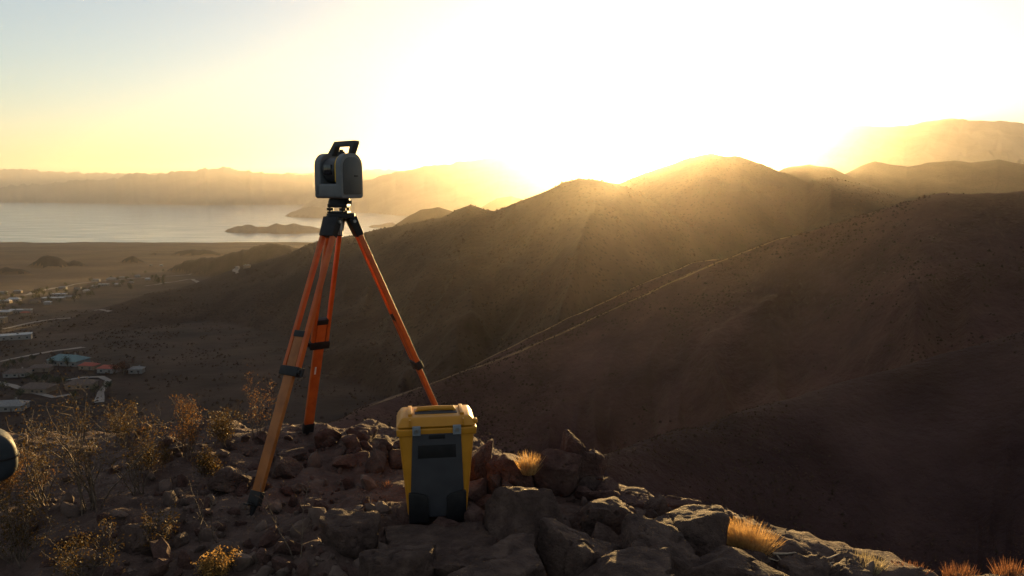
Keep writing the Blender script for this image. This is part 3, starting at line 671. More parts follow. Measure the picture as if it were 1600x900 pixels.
# loose stones: six shapes, copied
stone_meshes = []
for k in range(7):
    P, F = rock_shape(300 + k, 2, planes=10, sharp=22, rough=0.06); me = raw_mesh('stone', P, F, False); me.materials.append(M['pebble'] if k % 3 else M['rock_red']); stone_meshes.append(me)
g = np.random.default_rng(31); cnt = 0
while cnt < 290:
    px, py = (g.uniform(225, 640), g.uniform(690, 905)) if g.random() < 0.72 else ((g.uniform(-10, 420), g.uniform(660, 900)) if g.random() < 0.6 else (g.uniform(740, 1560), g.uniform(775, 900)))
    p = on_ground(px, py)
    if 0.02 + np.interp(p[0], EX, EY) < p[1] or p[1] < 2.6: continue
    s = 0.014 + 0.05 * g.random() ** 2.6
    mi = int(g.integers(0, 7)); o = bpy.data.objects.new('stone', stone_meshes[mi]); COL.objects.link(o)
    o.location = (p[0], p[1], p[2] + s * 0.15); o.rotation_euler = tuple(g.uniform(0, 6.28, 3)); o.scale = (s * g.uniform(0.9, 1.5), s * g.uniform(0.8, 1.2), s * g.uniform(0.5, 0.9))
    zone = 'among the boulders right of the case' if px > 640 else ('among the shrubs left of the tripod' if px < 390 else ('on the gravel behind the front tripod leg' if py < 790 else 'on the gravel between the front tripod leg and the slab'))
    tag(o, f"{'larger' if s > 0.03 else 'small'} loose {'grey-brown' if mi % 3 else 'reddish'} stone {zone}", 'stone', 'loose stones on the outcrop'); cnt += 1
rub = []
for k in range(6):
    P, F = rock_shape(360 + k, 3, planes=8, sharp=70, rough=0.06); me = raw_mesh('rubble_stone', P, F, True); me.set_sharp_from_angle(angle=R(38)); me.materials.append(M['rock_red'] if k % 2 else M['rock']); rub.append(me)
g = np.random.default_rng(47)
for k in range(150):
    if k < 95: px = g.uniform(690, 1290); py = np.interp(px, [690, 760, 900, 1100, 1330], [790, 790, 800, 825, 880]) + g.uniform(-30, 95)
    elif k < 125: px, py = g.uniform(735, 960), g.uniform(715, 800)
    else: px, py = g.uniform(380, 620), g.uniform(682, 730)
    if px > 1195 or (1100 < px and py < 885): px -= 330
    p = on_ground(px, min(py, 905)); s = 0.025 + 0.06 * g.random() ** 1.8
    o = bpy.data.objects.new('rubble_stone', rub[int(g.integers(0, 6))]); COL.objects.link(o)
    o.location = (p[0], p[1], p[2] + s * g.uniform(0.1, 0.5)); o.rotation_euler = tuple(g.uniform(0, 6.28, 3)); o.scale = (s * g.uniform(0.9, 1.7), s * g.uniform(0.7, 1.2), s * g.uniform(0.6, 1.0))
    tag(o, f"sharp {'broad' if s > 0.05 else 'small'} {'wedge of rubble in the row of boulders below the tufts' if k < 95 else ('piece of rubble heaped behind the right side of the case' if k < 125 else 'rubble stone along the far lip between the rear tripod leg and the case')}", 'rubble', 'rubble among the boulders and on the lip')
# gravel
g = np.random.default_rng(32); n = 26000
x = g.uniform(-3.6, 3.4, n); y = g.uniform(2.4, 6.4, n); k = (y < np.interp(x, EX, EY) + 0.15) & (fbm(x * 2, y * 2, oct=3, seed=77) + g.uniform(-0.6, 0.6, n) > -0.2)
x, y = x[k], y[k]; n = len(x); z = near_h(x, y)
base = np.array([(1, 0, 0), (0, 1, 0.1), (-1, 0.1, 0), (0.1, -1, 0), (0.1, 0.1, 1), (0, 0, -0.6)])
f = np.array([(0, 1, 4), (1, 2, 4), (2, 3, 4), (3, 0, 4), (1, 0, 5), (2, 1, 5), (3, 2, 5), (0, 3, 5)])
s = (0.004 + 0.014 * g.random(n) ** 2.5)[:, None, None]
V = base[None] * s * g.uniform(0.5, 1.4, (n, 6, 3)); th = g.uniform(0, 6.28, n); c_, s_ = np.cos(th)[:, None], np.sin(th)[:, None]
V = np.stack([V[..., 0] * c_ - V[..., 1] * s_, V[..., 0] * s_ + V[..., 1] * c_, V[..., 2] * 0.7], -1) + np.stack([x, y, z + 0.001], 1)[:, None]
tag(link('gravel', raw_mesh('gravel', V.reshape(-1, 3), (f[None] + (np.arange(n) * 6)[:, None, None]).reshape(-1, 3), False), M['pebble']), 'fine angular gravel covering the outcrop', 'gravel', kind='stuff')

# ------------------------------------------------------------------ tripod
M['orange'] = mat('orange_paint', [(0.34, 0.062, 0.012), (0.45, 0.095, 0.018)], scale=14, rough=0.42, bump=0.12, bscale=60, dist=0.002, spec=0.3, coords='obj', rvar=0.12)
M['orange_shaded'] = mat('shaded_orange_paint', [(0.20, 0.066, 0.015), (0.30, 0.105, 0.025)], scale=9, rough=0.45, bump=0.15, bscale=70, dist=0.002, spec=0.3, coords='obj', rvar=0.12)  # front leg's board: the orange browned in colour for the shade on it
M['black'] = mat('black_plastic', [(0.007, 0.007, 0.008), (0.014, 0.013, 0.014)], scale=20, rough=0.55, spec=0.25, coords='obj', rvar=0.12)
M['steel'] = mat('dull_steel', [(0.22, 0.22, 0.22), (0.34, 0.33, 0.32)], scale=25, rough=0.4, metal=0.9, coords='obj', rvar=0.1)
M['white'] = mat('white_print', (0.6, 0.58, 0.54), scale=20, rough=0.6, coords='obj')
HEAD = at(531, 333, 4.40)                       # centre of the tripod's head plate
feet = [at_z(391, 813, -0.02), at_z(480, 688, -0.02), at_z(716, 707, -0.02)]
for q in feet: q[2] = float(near_h(q[0], q[1])) - 0.015
trip = empty('tripod', (HEAD[0], HEAD[1], 0.0)); tag(trip, 'orange surveying tripod standing spread-legged on the gravel', 'tripod')
O = Vector((HEAD[0], HEAD[1], 0.0)); hz = HEAD[2]
def tri(r, k=0.55, n=36):
    return [(r * (1 + 0.10 * math.cos(3 * (a - math.atan2(feet[0][1] - HEAD[1], feet[0][0] - HEAD[0])))) * math.cos(a), r * (1 + 0.10 * math.cos(3 * (a - math.atan2(feet[0][1] - HEAD[1], feet[0][0] - HEAD[0])))) * math.sin(a)) for a in [2 * math.pi * i / n for i in range(n)]]
b = MB(); b.prism(tri(0.078), 'z', hz - 0.028, hz, 0.004); hp = b.build('head_plate', M['black'], trip)
b = MB(); b.tube([(0, 0, hz - 0.10), (0, 0, hz - 0.03)], 0.022, 16); b.tube([(0, 0, hz - 0.125), (0, 0, hz - 0.10)], 0.014, 12); b.build('centring_screw', M['steel'], hp)
ROWS = [(522, 580, 772), (502, 538, 664), (495, 568, 690)]
def row_to_t(A, ft, row):
    lo, hi = 0.0, 1.0
    for _ in range(30):
        t = (lo + hi) / 2; p = A + (np.array(ft) - A) * t - np.array([0, 0, CAMZ])
        y = 450 - FPX * (p[1] * SP + p[2] * CP) / (p[1] * CP - p[2] * SP)
        lo, hi = (t, hi) if y < row else (lo, t)
    return t
FR = []
for ft, rw in zip(feet, ROWS):
    o_ = np.array([ft[0] - HEAD[0], ft[1] - HEAD[1]]); o_ /= np.linalg.norm(o_)
    A_ = np.array([HEAD[0] + 0.07 * o_[0], HEAD[1] + 0.07 * o_[1], HEAD[2] - 0.045]); FR.append(tuple(row_to_t(A_, ft, r) for r in rw))
for li, (ft, (t0, t1, t2)) in enumerate(zip(feet, FR)):
    fv = Vector(ft) - O; out = Vector((fv.x, fv.y, 0)).normalized()
    A = out * 0.070 + Vector((0, 0, hz - 0.045)); ax = fv - A; L = ax.length; dz = ax.normalized()
    sx = Vector((-out.y, out.x, 0)); ny = dz.cross(sx).normalized()
    if ny.dot(out) < 0: ny = -ny; sx = -sx
    Mx = Matrix(((sx.x, ny.x, dz.x, A.x), (sx.y, ny.y, dz.y, A.y), (sx.z, ny.z, dz.z, A.z), (0, 0, 0, 1)))
    leg = MB(); w = 0.062
    leg.box((0, 0, (t0 + t2) / 2 * L), (w, 0.026, (t2 - t0) * L), M=Mx, bevel=0.005)
    lg = leg.build('leg', M['orange_shaded'] if li == 0 else M['orange'], trip)
    for s in (-1, 1):
        r_ = MB(); x0, x1 = 0.036, 0.046
        # rails spread a little towards the clamp
        V = []
        for zc, xc in ((0.05, x0), ((t1 + 0.015) * L, x1)):
            for (dx, dy) in ((-0.011, -0.015), (0.011, -0.015), (0.011, 0.015), (-0.011, 0.015)): V.append(Mx @ Vector((s * xc + dx, dy, zc)))
        bb = bmesh.new(); tt = MB.__new__(MB); tt.bm = bb
        tt.poly(V, [(0, 3, 2, 1), (4, 5, 6, 7), (0, 1, 5, 4), (1, 2, 6, 5), (2, 3, 7, 6), (3, 0, 4, 7)])
        bmesh.ops.bevel(bb, geom=list(bb.edges), offset=0.004, segments=2, profile=0.6, affect='EDGES'); r_._take(bb)
        r_.build('rail', M['orange'], lg)
    h_ = MB(); h_.box((0, 0.0, 0.035), (0.104, 0.050, 0.115), top=(0.92, 0.9), M=Mx, bevel=0.006); h_.build('hinge_block', M['black'], lg)
    pin = MB(); pin.tube([Mx @ Vector((-0.062, 0, 0.0)), Mx @ Vector((0.062, 0, 0.0))], 0.009, 12); pin.build('hinge_pin', M['steel'], lg)
    c_ = MB(); c_.box((0, 0, t0 * L), (0.074, 0.034, 0.036), M=Mx, bevel=0.004); c_.build('top_bracket', M['black'], lg)
    k_ = MB(); k_.box((0, 0, t1 * L), (0.126, 0.044, 0.052), M=Mx, bevel=0.006); ck = k_.build('clamp', M['black'], lg)
    q_ = MB(); q_.tube([Mx @ Vector((0.063, 0.01, t1 * L)), Mx @ Vector((0.080, 0.01, t1 * L))], [0.012, 0.015], 12); q_.box((0.088, 0.01, t1 * L), (0.016, 0.012, 0.045), M=Mx, bevel=0.003); q_.build('clamp_knob', M['black'], ck)
    sh = MB(); sh.box((0, 0, (t2 + 0.012) * L), (0.070, 0.036, 0.07), M=Mx, bevel=0.004)
    sh.tube([Mx @ Vector((0, 0, t2 * L + 0.04)), Mx @ Vector((0, 0, L - 0.055)), Mx @ Vector((0, 0, L))], [0.024, 0.017, 0.003], 12)
    sh.box((0.0, 0.035, t2 * L + 0.055), (0.030, 0.055, 0.010), M=Mx, bevel=0.002)
    sh.build('foot', M['black'], lg)
    if li != 0:
        lb = MB(); lb.box((0.008, -0.0145 if li == 1 else 0.0145, (t1 + 0.12) * L), (0.010, 0.002, 0.055), M=Mx); lb.build('scale_mark', M['white'], lg)

# ------------------------------------------------------------------ tribrach
TZ = hz + 0.001; scz = at(531, 310, 4.40)[2]
tb = empty('tribrach', (HEAD[0], HEAD[1], TZ), R(-30)); tag(tb, 'black levelling mount with three foot screws between scanner and tripod', 'mount')
H_ = scz - TZ
def tripoly(r, c=0.35):
    P = []
    for k in range(3):
        a = R(90 + 120 * k)
        for d in (-c, 0, c): P.append((r * math.cos(a + d) * (1 if d == 0 else 0.97), r * math.sin(a + d) * (1 if d == 0 else 0.97)))
    return P
b = MB(); b.prism(tripoly(0.072), 'z', 0.0, 0.010, 0.002); b.build('base_plate', M['black'], tb)
b = MB(); b.prism(tripoly(0.070), 'z', 0.032, 0.052, 0.004)
b.tube([(0, 0, 0.052), (0, 0, H_ * 0.82), (0, 0, H_)], [0.064, 0.062, 0.056], 28); b.build('body', M['black'], tb)
for k in range(3):
    a = R(90 + 120 * k); x, y = 0.055 * math.cos(a), 0.055 * math.sin(a)
    sc_ = MB(); sc_.tube([(x, y, 0.010), (x, y, 0.034)], 0.006, 10); sc_.tube([(x, y, 0.014), (x, y, 0.029)], 0.019, 18); sc_.build('foot_screw', M['black'], tb)
b = MB(); b.tube([(0.05, -0.01, 0.062), (0.085, -0.015, 0.062)], 0.008, 12); b.box((0.092, -0.016, 0.062), (0.010, 0.022, 0.022), bevel=0.003); b.build('lock_knob', M['black'], tb)

# ------------------------------------------------------------------ scanner
M['shell'] = mat('grey_shell', [(0.085, 0.092, 0.100), (0.110, 0.118, 0.126)], scale=16, rough=0.38, bump=0.05, bscale=400, dist=0.0006, spec=0.45, coords='obj', rvar=0.08)
M['shell_dark'] = mat('dark_shell', [(0.022, 0.024, 0.027), (0.032, 0.034, 0.038)], scale=16, rough=0.4, spec=0.45, coords='obj', rvar=0.08)
M['lens'] = mat('dark_glass', (0.012, 0.014, 0.02), scale=4, rough=0.06, spec=0.7, coords='obj')
M['yellow_ring'] = mat('yellow_band', (0.62, 0.36, 0.02), scale=14, rough=0.45, coords='obj')
S = empty('laser_scanner', (HEAD[0], HEAD[1], scz + 0.001), R(-30)); tag(S, 'dark grey laser scanner with carrying handle mounted on the tripod', 'scanner')
W, D, HB = 0.200, 0.185, at(531, 240, 4.40)[2] - scz
def arch(d, h, r, rb, z0=0.0, n=9):
    P = []
    for (cx, cz, a0) in ((d / 2 - rb, z0 + rb, -90), (d / 2 - r, h - r, 0), (-d / 2 + r, h - r, 90), (-d / 2 + rb, z0 + rb, 180)):
        q = rb if cz < h / 2 else r
        for i in range(n): a = R(a0 + 90 * i / (n - 1)); P.append((cx + q * math.cos(a), cz + q * math.sin(a)))
    return P
b = MB(); b.prism(arch(D, 0.082, 0.012, 0.018), 'x', -W / 2 + 0.01, W / 2 - 0.01, 0.006, 3); b.build('base', M['shell'], S)
b = MB(); b.prism(arch(D, HB, 0.072, 0.020), 'x', -W / 2, -W / 2 + 0.046, 0.010, 3); tl = b.build('tower', M['shell'], S)
b = MB(); b.prism(arch(D, HB, 0.072, 0.020), 'x', W / 2 - 0.042, W / 2, 0.010, 3); tr = b.build('tower', M['shell'], S)
b = MB(); b.prism(arch(D * 0.80, HB - 0.022, 0.058, 0.014, 0.022), 'x', W / 2, W / 2 + 0.0025, 0.001); b.build('side_cover', M['shell_dark'], tr)
b = MB(); b.prism(arch(D * 0.80, HB - 0.022, 0.058, 0.014, 0.022), 'x', -W / 2 - 0.0025, -W / 2, 0.001); b.build('side_cover', M['shell_dark'], tl)
b = MB(); b.box((W / 2 + 0.0032, 0.03, 0.125), (0.002, 0.030, 0.008), bevel=0.0006); b.build('badge', M['black'], tr)
b = MB(); b.prism(arch(D * 0.93, HB - 0.006, 0.068, 0.016, 0.085), 'x', W / 2 - 0.050, W / 2 - 0.0425, 0.0015); b.build('yellow_band', M['yellow_ring'], tr)
# rotating mirror head between the towers
b = MB(); b.tube([(-W / 2 + 0.048, -0.012, 0.158), (-0.045, -0.012, 0.158), (0.035, -0.012, 0.158), (W / 2 - 0.052, -0.012, 0.158)], [0.056, 0.070, 0.070, 0.056], 32); mh = b.build('mirror_head', M['shell_dark'], S, 30)
b = MB(); b.prism([(-0.030, 0.132), (0.022, 0.132), (0.022, 0.188), (-0.030, 0.188)], 'y', -0.088, -0.060, 0.004); b.build('mirror_window', M['lens'], mh)
b = MB(); b.prism([(-W / 2 + 0.04, 0.08), (W / 2 - 0.04, 0.08), (W / 2 - 0.04, HB - 0.03), (-W / 2 + 0.04, HB - 0.03)], 'y', 0.062, 0.082, 0.004); b.build('rear_shield', M['shell_dark'], S)
# handle: sloping left strut, level grip, short right strut
HT = at(531, 220, 4.40)[2] - scz
outer = [(-0.099, HB - 0.014), (-0.046, HB - 0.014), (-0.026, HT - 0.034), (0.078, HT - 0.032), (0.060, HB - 0.012), (0.086, HB - 0.012), (0.118, HT - 0.014), (0.116, HT), (-0.036, HT - 0.004), (-0.074, HB + 0.018)]
b = MB(); b.prism(outer, 'y', 0.008, 0.050, 0.005, 3); b.build('handle', M['shell_dark'], S)
b = MB(); b.tube([(0.0, 0.028, HB - 0.03), (0.0, 0.028, HB + 0.012)], [0.026, 0.020], 20); b.tube([(0.0, 0.028, HB + 0.012), (0.0, 0.028, HB + 0.022)], [0.012, 0.010], 16); b.build('antenna_cap', M['black'], S)

# ------------------------------------------------------------------ the yellow case
M['case'] = mat('yellow_plastic', [(0.35, 0.15, 0.009), (0.45, 0.195, 0.013)], scale=6, rough=0.48, bump=0.06, bscale=240, dist=0.001, spec=0.35, coords='obj', rvar=0.18, speck=((0.22, 0.13, 0.04), 45, 0.06))
M['panel'] = mat('grey_panel', [(0.030, 0.030, 0.034), (0.042, 0.041, 0.045)], scale=9, rough=0.65, bump=0.06, bscale=300, dist=0.001, spec=0.25, coords='obj', rvar=0.1)
M['latch'] = mat('latch_grey', (0.16, 0.18, 0.20), scale=9, rough=0.4, coords='obj')
cb = at(679, 814, 3.62); CZ = cb[2]
case = empty('equipment_case', (cb[0], cb[1] + 0.12, CZ), R(8)); tag(case, 'yellow hard equipment case with dark front panel standing on the slab', 'case')
top_w, bot_w, dep = 0.388, 0.292, 0.250; seam = at(679, 667, 3.62)[2] - CZ; lidh = 0.043
def taper(w0, w1, d0, d1, z0, z1, yc=0.0, bevel=0.03, seg=4):
    m_ = MB(); bb = bmesh.new(); t = MB.__new__(MB); t.bm = bb
    V = [(sx_ * w / 2, yc + sy_ * d / 2, z) for (w, d, z) in ((w0, d0, z0), (w1, d1, z1)) for sy_ in (-1, 1) for sx_ in (-1, 1)]
    t.poly(V, [(0, 2, 3, 1), (4, 5, 7, 6), (0, 1, 5, 4), (2, 6, 7, 3), (0, 4, 6, 2), (1, 3, 7, 5)])
    bmesh.ops.bevel(bb, geom=list(bb.edges), offset=bevel, segments=seg, profile=0.55, affect='EDGES', clamp_overlap=True); m_._take(bb); return m_
taper(bot_w, top_w - 0.012, dep * 0.86, dep, 0.012, seam, bevel=0.028).build('body', M['case'], case)
rim = taper(top_w - 0.002, top_w + 0.004, dep + 0.010, dep + 0.014, seam - 0.042, seam - 0.005, bevel=0.007).build('rim', M['case'], case)
lid = taper(top_w + 0.004, top_w - 0.050, dep + 0.014, dep - 0.055, seam + 0.001, seam + lidh, bevel=0.012, seg=3).build('lid', M['case'], case)
b = MB(); b.prism([(-0.105, -0.045), (0.105, -0.045), (0.105, 0.045), (-0.105, 0.045)], 'z', seam + lidh - 0.002, seam + lidh + 0.003, 0.002); b.build('handle_well', M['panel'], lid)
for s in (-1, 1):
    b = MB(); b.box((s * 0.128, 0, seam + lidh + 0.005), (0.020, 0.150, 0.014), bevel=0.004); b.build('lid_rib', M['case'], lid)
b = MB(); b.tube([(-0.095, 0.0, seam + lidh), (-0.088, 0.0, seam + lidh + 0.014), (0.0, 0.0, seam + lidh + 0.017), (0.088, 0.0, seam + lidh + 0.014), (0.095, 0.0, seam + lidh)], [0.010, 0.012, 0.012, 0.012, 0.010], 12); b.build('carry_handle', M['case'], lid)
fy = -dep / 2
def face_y(z): return -(dep * 0.86 + (dep - dep * 0.86) * (z - 0.012) / (seam - 0.012)) / 2
def front(P, proud, name, m, parent, back=0.02, bev=0.004):
    """panel lying on the leaning front face; P = outline (x, z)"""
    m_ = MB(); bb = bmesh.new(); t = MB.__new__(MB); t.bm = bb; n = len(P)
    V = [(x, face_y(z) - proud, z) for x, z in P] + [(x, face_y(z) + back, z) for x, z in P]
    t.poly(V, [tuple(range(n)), tuple(range(2 * n - 1, n - 1, -1))] + [(i, n + i, n + (i + 1) % n, (i + 1) % n) for i in range(n)])
    bmesh.ops.recalc_face_normals(bb, faces=list(bb.faces))
    if bev: bmesh.ops.bevel(bb, geom=[e for e in bb.edges if e.calc_face_angle(0) > 0.5], offset=bev, segments=2, profile=0.6, affect='EDGES', clamp_overlap=True)
    m_._take(bb); return m_.build(name, m, parent)
pt = seam - 0.030
panel = front([(-0.136, 0.020), (0.136, 0.020), (0.118, pt), (-0.118, pt)], 0.008, 'front_panel', M['panel'], case)
front([(-0.094, pt - 0.125), (0.094, pt - 0.125), (0.092, pt - 0.058), (-0.092, pt - 0.058)], 0.0095, 'grip_recess', M['black'], panel, bev=0.001)
front([(-0.040, pt - 0.026), (0.040, pt - 0.026), (0.040, pt - 0.006), (-0.040, pt - 0.006)], 0.011, 'pull_tab', M['black'], panel, bev=0.002)
for s in (-1, 1):
    P = [(s * 0.142, -0.004), (s * 0.142, 0.150), (s * 0.120, 0.156), (s * 0.062, 0.142), (s * 0.046, 0.124), (s * 0.042, -0.004)]
    front(P if s < 0 else P[::-1], 0.020, 'corner_foot', M['black'], case, back=0.05, bev=0.006)
    b = MB(); b.box((s * 0.098, fy - 0.012, seam - 0.012), (0.040, 0.016, 0.046), bevel=0.004); lt = b.build('latch', M['latch'], case)
    b = MB(); b.tube([(s * 0.098, fy - 0.018, seam - 0.012), (s * 0.098, fy - 0.023, seam - 0.012)], 0.009, 14); b.build('latch_pin', M['steel'], lt)
    b = MB(); b.box((s * 0.130, fy + 0.004, seam + 0.022), (0.008, 0.022, 0.036), bevel=0.002); b.build('lid_rib', M['case'], lid)
b = MB(); b.box((top_w / 2 - 0.004, fy + 0.02, seam + 0.02), (0.020, 0.030, 0.022), bevel=0.005); b.build('side_hasp', M['case'], case)

# ------------------------------------------------------------------ dark rounded pack at the shrubs
M['pack'] = mat('dark_slate_fabric', [(0.016, 0.022, 0.028), (0.026, 0.033, 0.040)], scale=20, rough=0.6, bump=0.1, bscale=300, dist=0.001, spec=0.3, coords='obj')
pc = at(-36, 714, 3.6); pk = empty('pack', (pc[0], pc[1], pc[2] - 0.16), R(38)); tag(pk, 'smooth dark slate rounded pack lying among the shrubs', 'pack')
D_, F_ = ico(4); P_ = np.sign(D_) * np.abs(D_) ** np.array([0.75, 0.35, 0.75]) * np.array([0.165, 0.10, 0.135]); P_[:, 2] += 0.16 - 0.02 * D_[:, 0] ** 2
link('shell', raw_mesh('shell', P_, F_), M['pack'], pk)
b = MB(); b.tube([(0.166 * math.copysign(abs(math.cos(a)) ** 0.75, math.cos(a)), 0.101 * math.copysign(abs(math.sin(a)) ** 0.35, math.sin(a)), 0.150) for a in [i * math.pi / 20 for i in range(41)]], 0.006, 8, False); b.build('piping', M['black'], pk)
b = MB(); b.tube([(-0.06, 0, 0.285), (-0.05, 0, 0.315), (0.0, 0, 0.322), (0.05, 0, 0.315), (0.06, 0, 0.285)], 0.009, 8); b.build('carry_loop', M['black'], pk)

# ------------------------------------------------------------------ shrubs, grass tufts, twigs
M['leaf'] = leaf_mat('creosote_leaf', (0.022, 0.016, 0.005), (0.105, 0.06, 0.013), 0.5, 45)
M['leaf_dry'] = leaf_mat('dry_leaf', (0.06, 0.03, 0.010), (0.20, 0.10, 0.032), 0.5, 45)
M['flower'] = leaf_mat('yellow_flower', (0.20, 0.11, 0.03), (0.36, 0.21, 0.06), 0.5, 30)
M['twig'] = mat('grey_twig', [(0.045, 0.032, 0.024), (0.15, 0.105, 0.075)], scale=30, rough=0.8, coords='obj')
M['straw'] = leaf_mat('straw', (0.36, 0.21, 0.075), (0.58, 0.37, 0.15), 0.5, 25)
M['straw_pale'] = leaf_mat('pale_grass', (0.22, 0.18, 0.10), (0.38, 0.31, 0.18), 0.45, 25)
M['straw_red'] = leaf_mat('russet_grass', (0.14, 0.06, 0.03), (0.24, 0.11, 0.05), 0.45, 25)

def strand(g, p, d, L, n, bend, wob):
    pts = [np.array(p, float)]; d = np.array(d, float)
    for i in range(n):
        d = d + g.normal(size=3) * wob + np.array([0, 0, bend]); d /= np.linalg.norm(d); pts.append(pts[-1] + d * L / n)
    return pts, d
def tubes(paths, rads, n=4):
    V, F = [], []; o = 0
    for pts, (r0, r1) in zip(paths, rads):
        k = len(pts); up = np.array([0.3, 0.9, 0.1])
        for i, p in enumerate(pts):
            d = pts[min(i + 1, k - 1)] - pts[max(i - 1, 0)]; d = d / (np.linalg.norm(d) + 1e-9)
            a = np.cross(d, up); a /= np.linalg.norm(a) + 1e-9; b_ = np.cross(d, a); r = r0 + (r1 - r0) * i / (k - 1)
            for j in range(n): V.append(p + (a * math.cos(2 * math.pi * j / n) + b_ * math.sin(2 * math.pi * j / n)) * r)
        for i in range(k - 1):
            for j in range(n): F.append((o + i * n + j, o + i * n + (j + 1) % n, o + (i + 1) * n + (j + 1) % n, o + (i + 1) * n + j))
        o += k * n
    return np.array(V), np.array(F)
def shrub(px, py, h, spread, label, seed, stems=14, leaves=9, leaf='leaf', size=0.0115, bare=0.4, name='shrub', cat='shrub', lean=(0, 0)):
    g = np.random.default_rng(seed); p = on_ground(px, py); root = empty(name, p); tag(root, label, cat)
    paths, rads, C = [], [], []
    for s in range(stems):
        a = g.uniform(0, 6.28); t = spread / h * g.uniform(0.2, 1.1); d0 = (math.cos(a) * t + lean[0], math.sin(a) * t * 0.8 + lean[1], 1.0)
        d0 = np.array(d0) / np.linalg.norm(d0); L = h * g.uniform(0.65, 1.08)
        pts, d = strand(g, (g.normal() * 0.02, g.normal() * 0.02, -0.02), d0, L, 9, 0.05, 0.13); paths.append(pts); rads.append((0.0042 * (0.5 + h), 0.0012))
        for i in range(3, 10):
            for q in range(2):
                if g.random() < 0.75:
                    dd = g.normal(size=3) * 0.75 + np.array([0, 0, 0.75]); dd /= np.linalg.norm(dd)
                    bp, _ = strand(g, pts[i], dd, h * g.uniform(0.10, 0.26), 4, 0.08, 0.22); paths.append(bp); rads.append((0.0015, 0.0007))
                    if i / 9 > bare:
                        for e in bp[1:]: C.append(e + g.normal(size=(leaves, 3)) * 0.016)
    V, F = tubes(paths, rads); link('stems', raw_mesh('stems', V, F), M['twig'], root)
    if C:
        V, F = leaf_cloud(np.concatenate(C), size, g, 0.2); link('foliage', raw_mesh('foliage', V, F, False), M[leaf], root)
    return root
shrub(142, 800, 0.70, 0.20, 'tall leafy creosote shrub rising above the others beside the pack', 1, 13, 4)
shrub(70, 790, 0.50, 0.28, 'leafy creosote shrub between the pack and the tallest shrub', 2, 9, 4)
shrub(215, 775, 0.46, 0.22, 'thin open shrub right of the tallest creosote', 3, 8, 3)
shrub(292, 716, 0.34, 0.15, 'amber-leaved shrub glowing in the sun left of the tripod', 4, 12, 5, 'leaf_dry')
shrub(402, 690, 0.44, 0.14, 'sparse tall stalks behind the front tripod leg', 5, 6, 3, 'leaf_dry')
shrub(350, 700, 0.26, 0.15, 'low olive shrub between the amber shrub and the sparse stalks', 6, 10, 6)
shrub(30, 880, 0.34, 0.30, 'dense dark olive bush in the corner below the pack', 7, 14, 5)
shrub(140, 905, 0.26, 0.26, 'low spreading bush at the foot of the tallest creosote', 8, 9, 4)
shrub(10, 790, 0.30, 0.14, 'small rusty bush in front of the pack', 9, 10, 7, 'leaf_dry')
shrub(240, 735, 0.20, 0.13, 'knee-high olive tuft of twigs left of the amber shrub', 10, 9, 6)
shrub(322, 745, 0.16, 0.10, 'small olive sprig beneath the amber shrub', 11, 8, 5)
shrub(338, 905, 0.13, 0.09, 'little plant with pale yellow flower heads among bare twigs', 12, 9, 5, 'flower', 0.013)
shrub(465, 880, 0.36, 0.07, 'thin bare forked twig standing in the gravel', 13, 2, 1, 'leaf_dry', 0.006, 0.95, 'twig', 'twig')
shrub(330, 850, 0.30, 0.12, 'pair of pale bent twigs above the flowering plant', 14, 3, 1, 'leaf_dry', 0.006, 0.9, 'twig', 'twig')
shrub(250, 860, 0.24, 0.16, 'half-dead olive bush beside the flowering plant', 15, 7, 3)
shrub(190, 700, 0.30, 0.16, 'faint shrub on the lip behind the tallest creosote', 16, 9, 5)

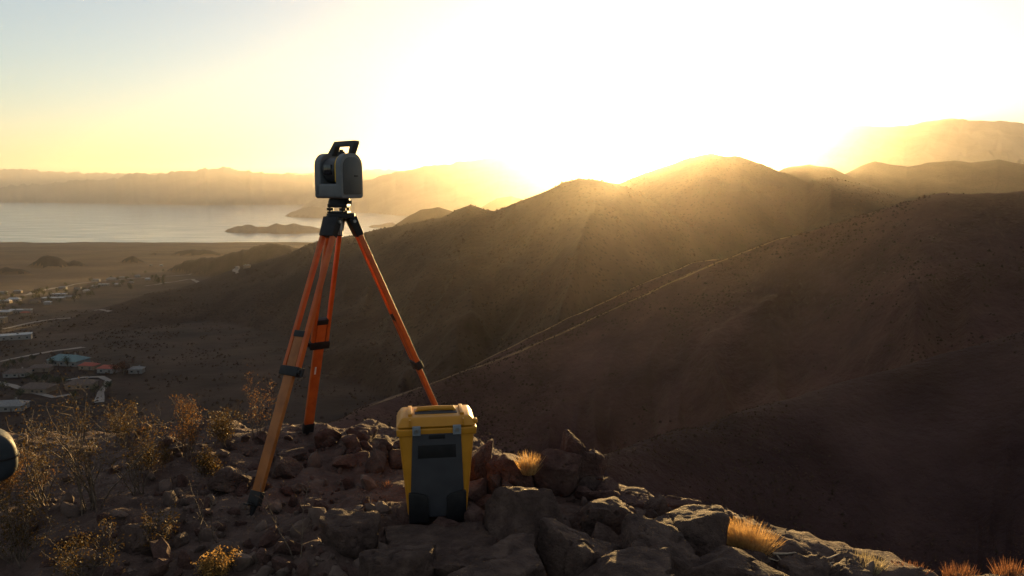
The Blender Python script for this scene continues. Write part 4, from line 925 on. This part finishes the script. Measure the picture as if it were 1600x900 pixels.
def tuft(px, py, h, spread, n, label, seed, m='straw', lean=(0, 0), lift=0.0, yf=None, width=0.0022, along=None):
    g = np.random.default_rng(seed); p = on_ground(px, py) if yf is None else at(px, py, yf); p[2] += lift
    root = empty('grass_tuft', p); tag(root, label, 'grass')
    V, F = [], []
    for i in range(n):
        a = g.uniform(0, 6.28); q = spread * math.sqrt(g.random()); x, y = math.cos(a) * q * 0.55, math.sin(a) * q * 0.45
        z = -0.03
        if along: k = g.uniform(-1, 1); x += along[0] * k; y += along[1] * k; z += along[2] * k
        d = np.array([x / spread * 0.75 + lean[0] + g.normal() * 0.12, y / spread * 0.75 + lean[1] + g.normal() * 0.12, 1.0]); d /= np.linalg.norm(d)
        pts, _ = strand(g, (x, y, z), d, h * g.uniform(0.55, 1.1), 4, -0.03, 0.07)
        w = np.cross(d, g.normal(size=3)); w /= np.linalg.norm(w); o = len(V)
        for j, e in enumerate(pts):
            ww = w * width * (1 - j / 4.6); V += [e - ww, e + ww]
        F += [(o + 2 * j, o + 2 * j + 1, o + 2 * j + 3, o + 2 * j + 2) for j in range(4)]
    link('blades', raw_mesh('blades', np.array(V), np.array(F), False), M[m], root)
    D2, F2 = ico(2); link('root_clump', raw_mesh('root_clump', D2 * np.array([spread * 0.3, spread * 0.25, 0.018]) - np.array([0, 0, 0.022]), F2), M[m], root)
    return root
tuft(826, 732, 0.115, 0.06, 320, 'small straw tuft growing between the reddish boulder and leaning slab', 21, yf=3.86)
tuft(1166, 855, 0.15, 0.075, 1500, 'large golden straw tuft leaning off the end of the boulder row', 22, lean=(-0.05, 0.0), yf=3.43, along=(0.055, 0, -0.035), width=0.0016)
tuft(1352, 888, 0.10, 0.12, 420, 'pale grey-green grass clump beyond the dry sticks', 23, 'straw_pale', yf=3.5)
tuft(1420, 893, 0.07, 0.12, 260, 'russet dry grass next to the pale grass clump', 24, 'straw_red', yf=3.55)
tuft(1500, 896, 0.075, 0.13, 260, 'russet dry grass between two other russet patches on the lip', 25, 'straw_red', yf=3.56)
tuft(1580, 897, 0.09, 0.12, 260, 'outermost russet dry grass on the lip', 26, 'straw_red', yf=3.56)
tuft(1270, 868, 0.05, 0.10, 160, 'low russet grass behind the dry sticks', 27, 'straw_red', yf=3.62)
tuft(600, 760, 0.06, 0.05, 90, 'tiny red-brown grass beside the left side of the case', 28, 'straw_red')
# dry sticks lying on the lip
g = np.random.default_rng(55)
M['stick'] = mat('bleached_stick', [(0.26, 0.20, 0.14), (0.42, 0.33, 0.24)], scale=20, rough=0.8, coords='obj')
for (a, b_, r_) in [((1205, 868), (1262, 876), .006), ((1228, 890), (1310, 874), .006), ((1240, 880), (1262, 892), .008), ((1250, 892), (1300, 884), .005), ((1265, 878), (1330, 892), .004), ((1185, 876), (1228, 884), .005), ((1290, 894), (1335, 880), .004), ((1212, 872), (1240, 894), .004)]:
    q = [on_ground(a[0] + (b_[0] - a[0]) * t, a[1] + (b_[1] - a[1]) * t) + np.array([0, 0, 0.012]) + g.normal(size=3) * 0.004 for t in np.linspace(0, 1, 6)]
    c0 = q[0].copy(); V, F = tubes([[e - c0 for e in q]], [(r_, r_ * 0.45)], 6); o = link('dry_stick', raw_mesh('dry_stick', V, F), M['stick']); o.location = c0
    tag(o, 'bleached dry stick lying tangled on the lip below the large straw tuft', 'stick', 'dry sticks on the lip')
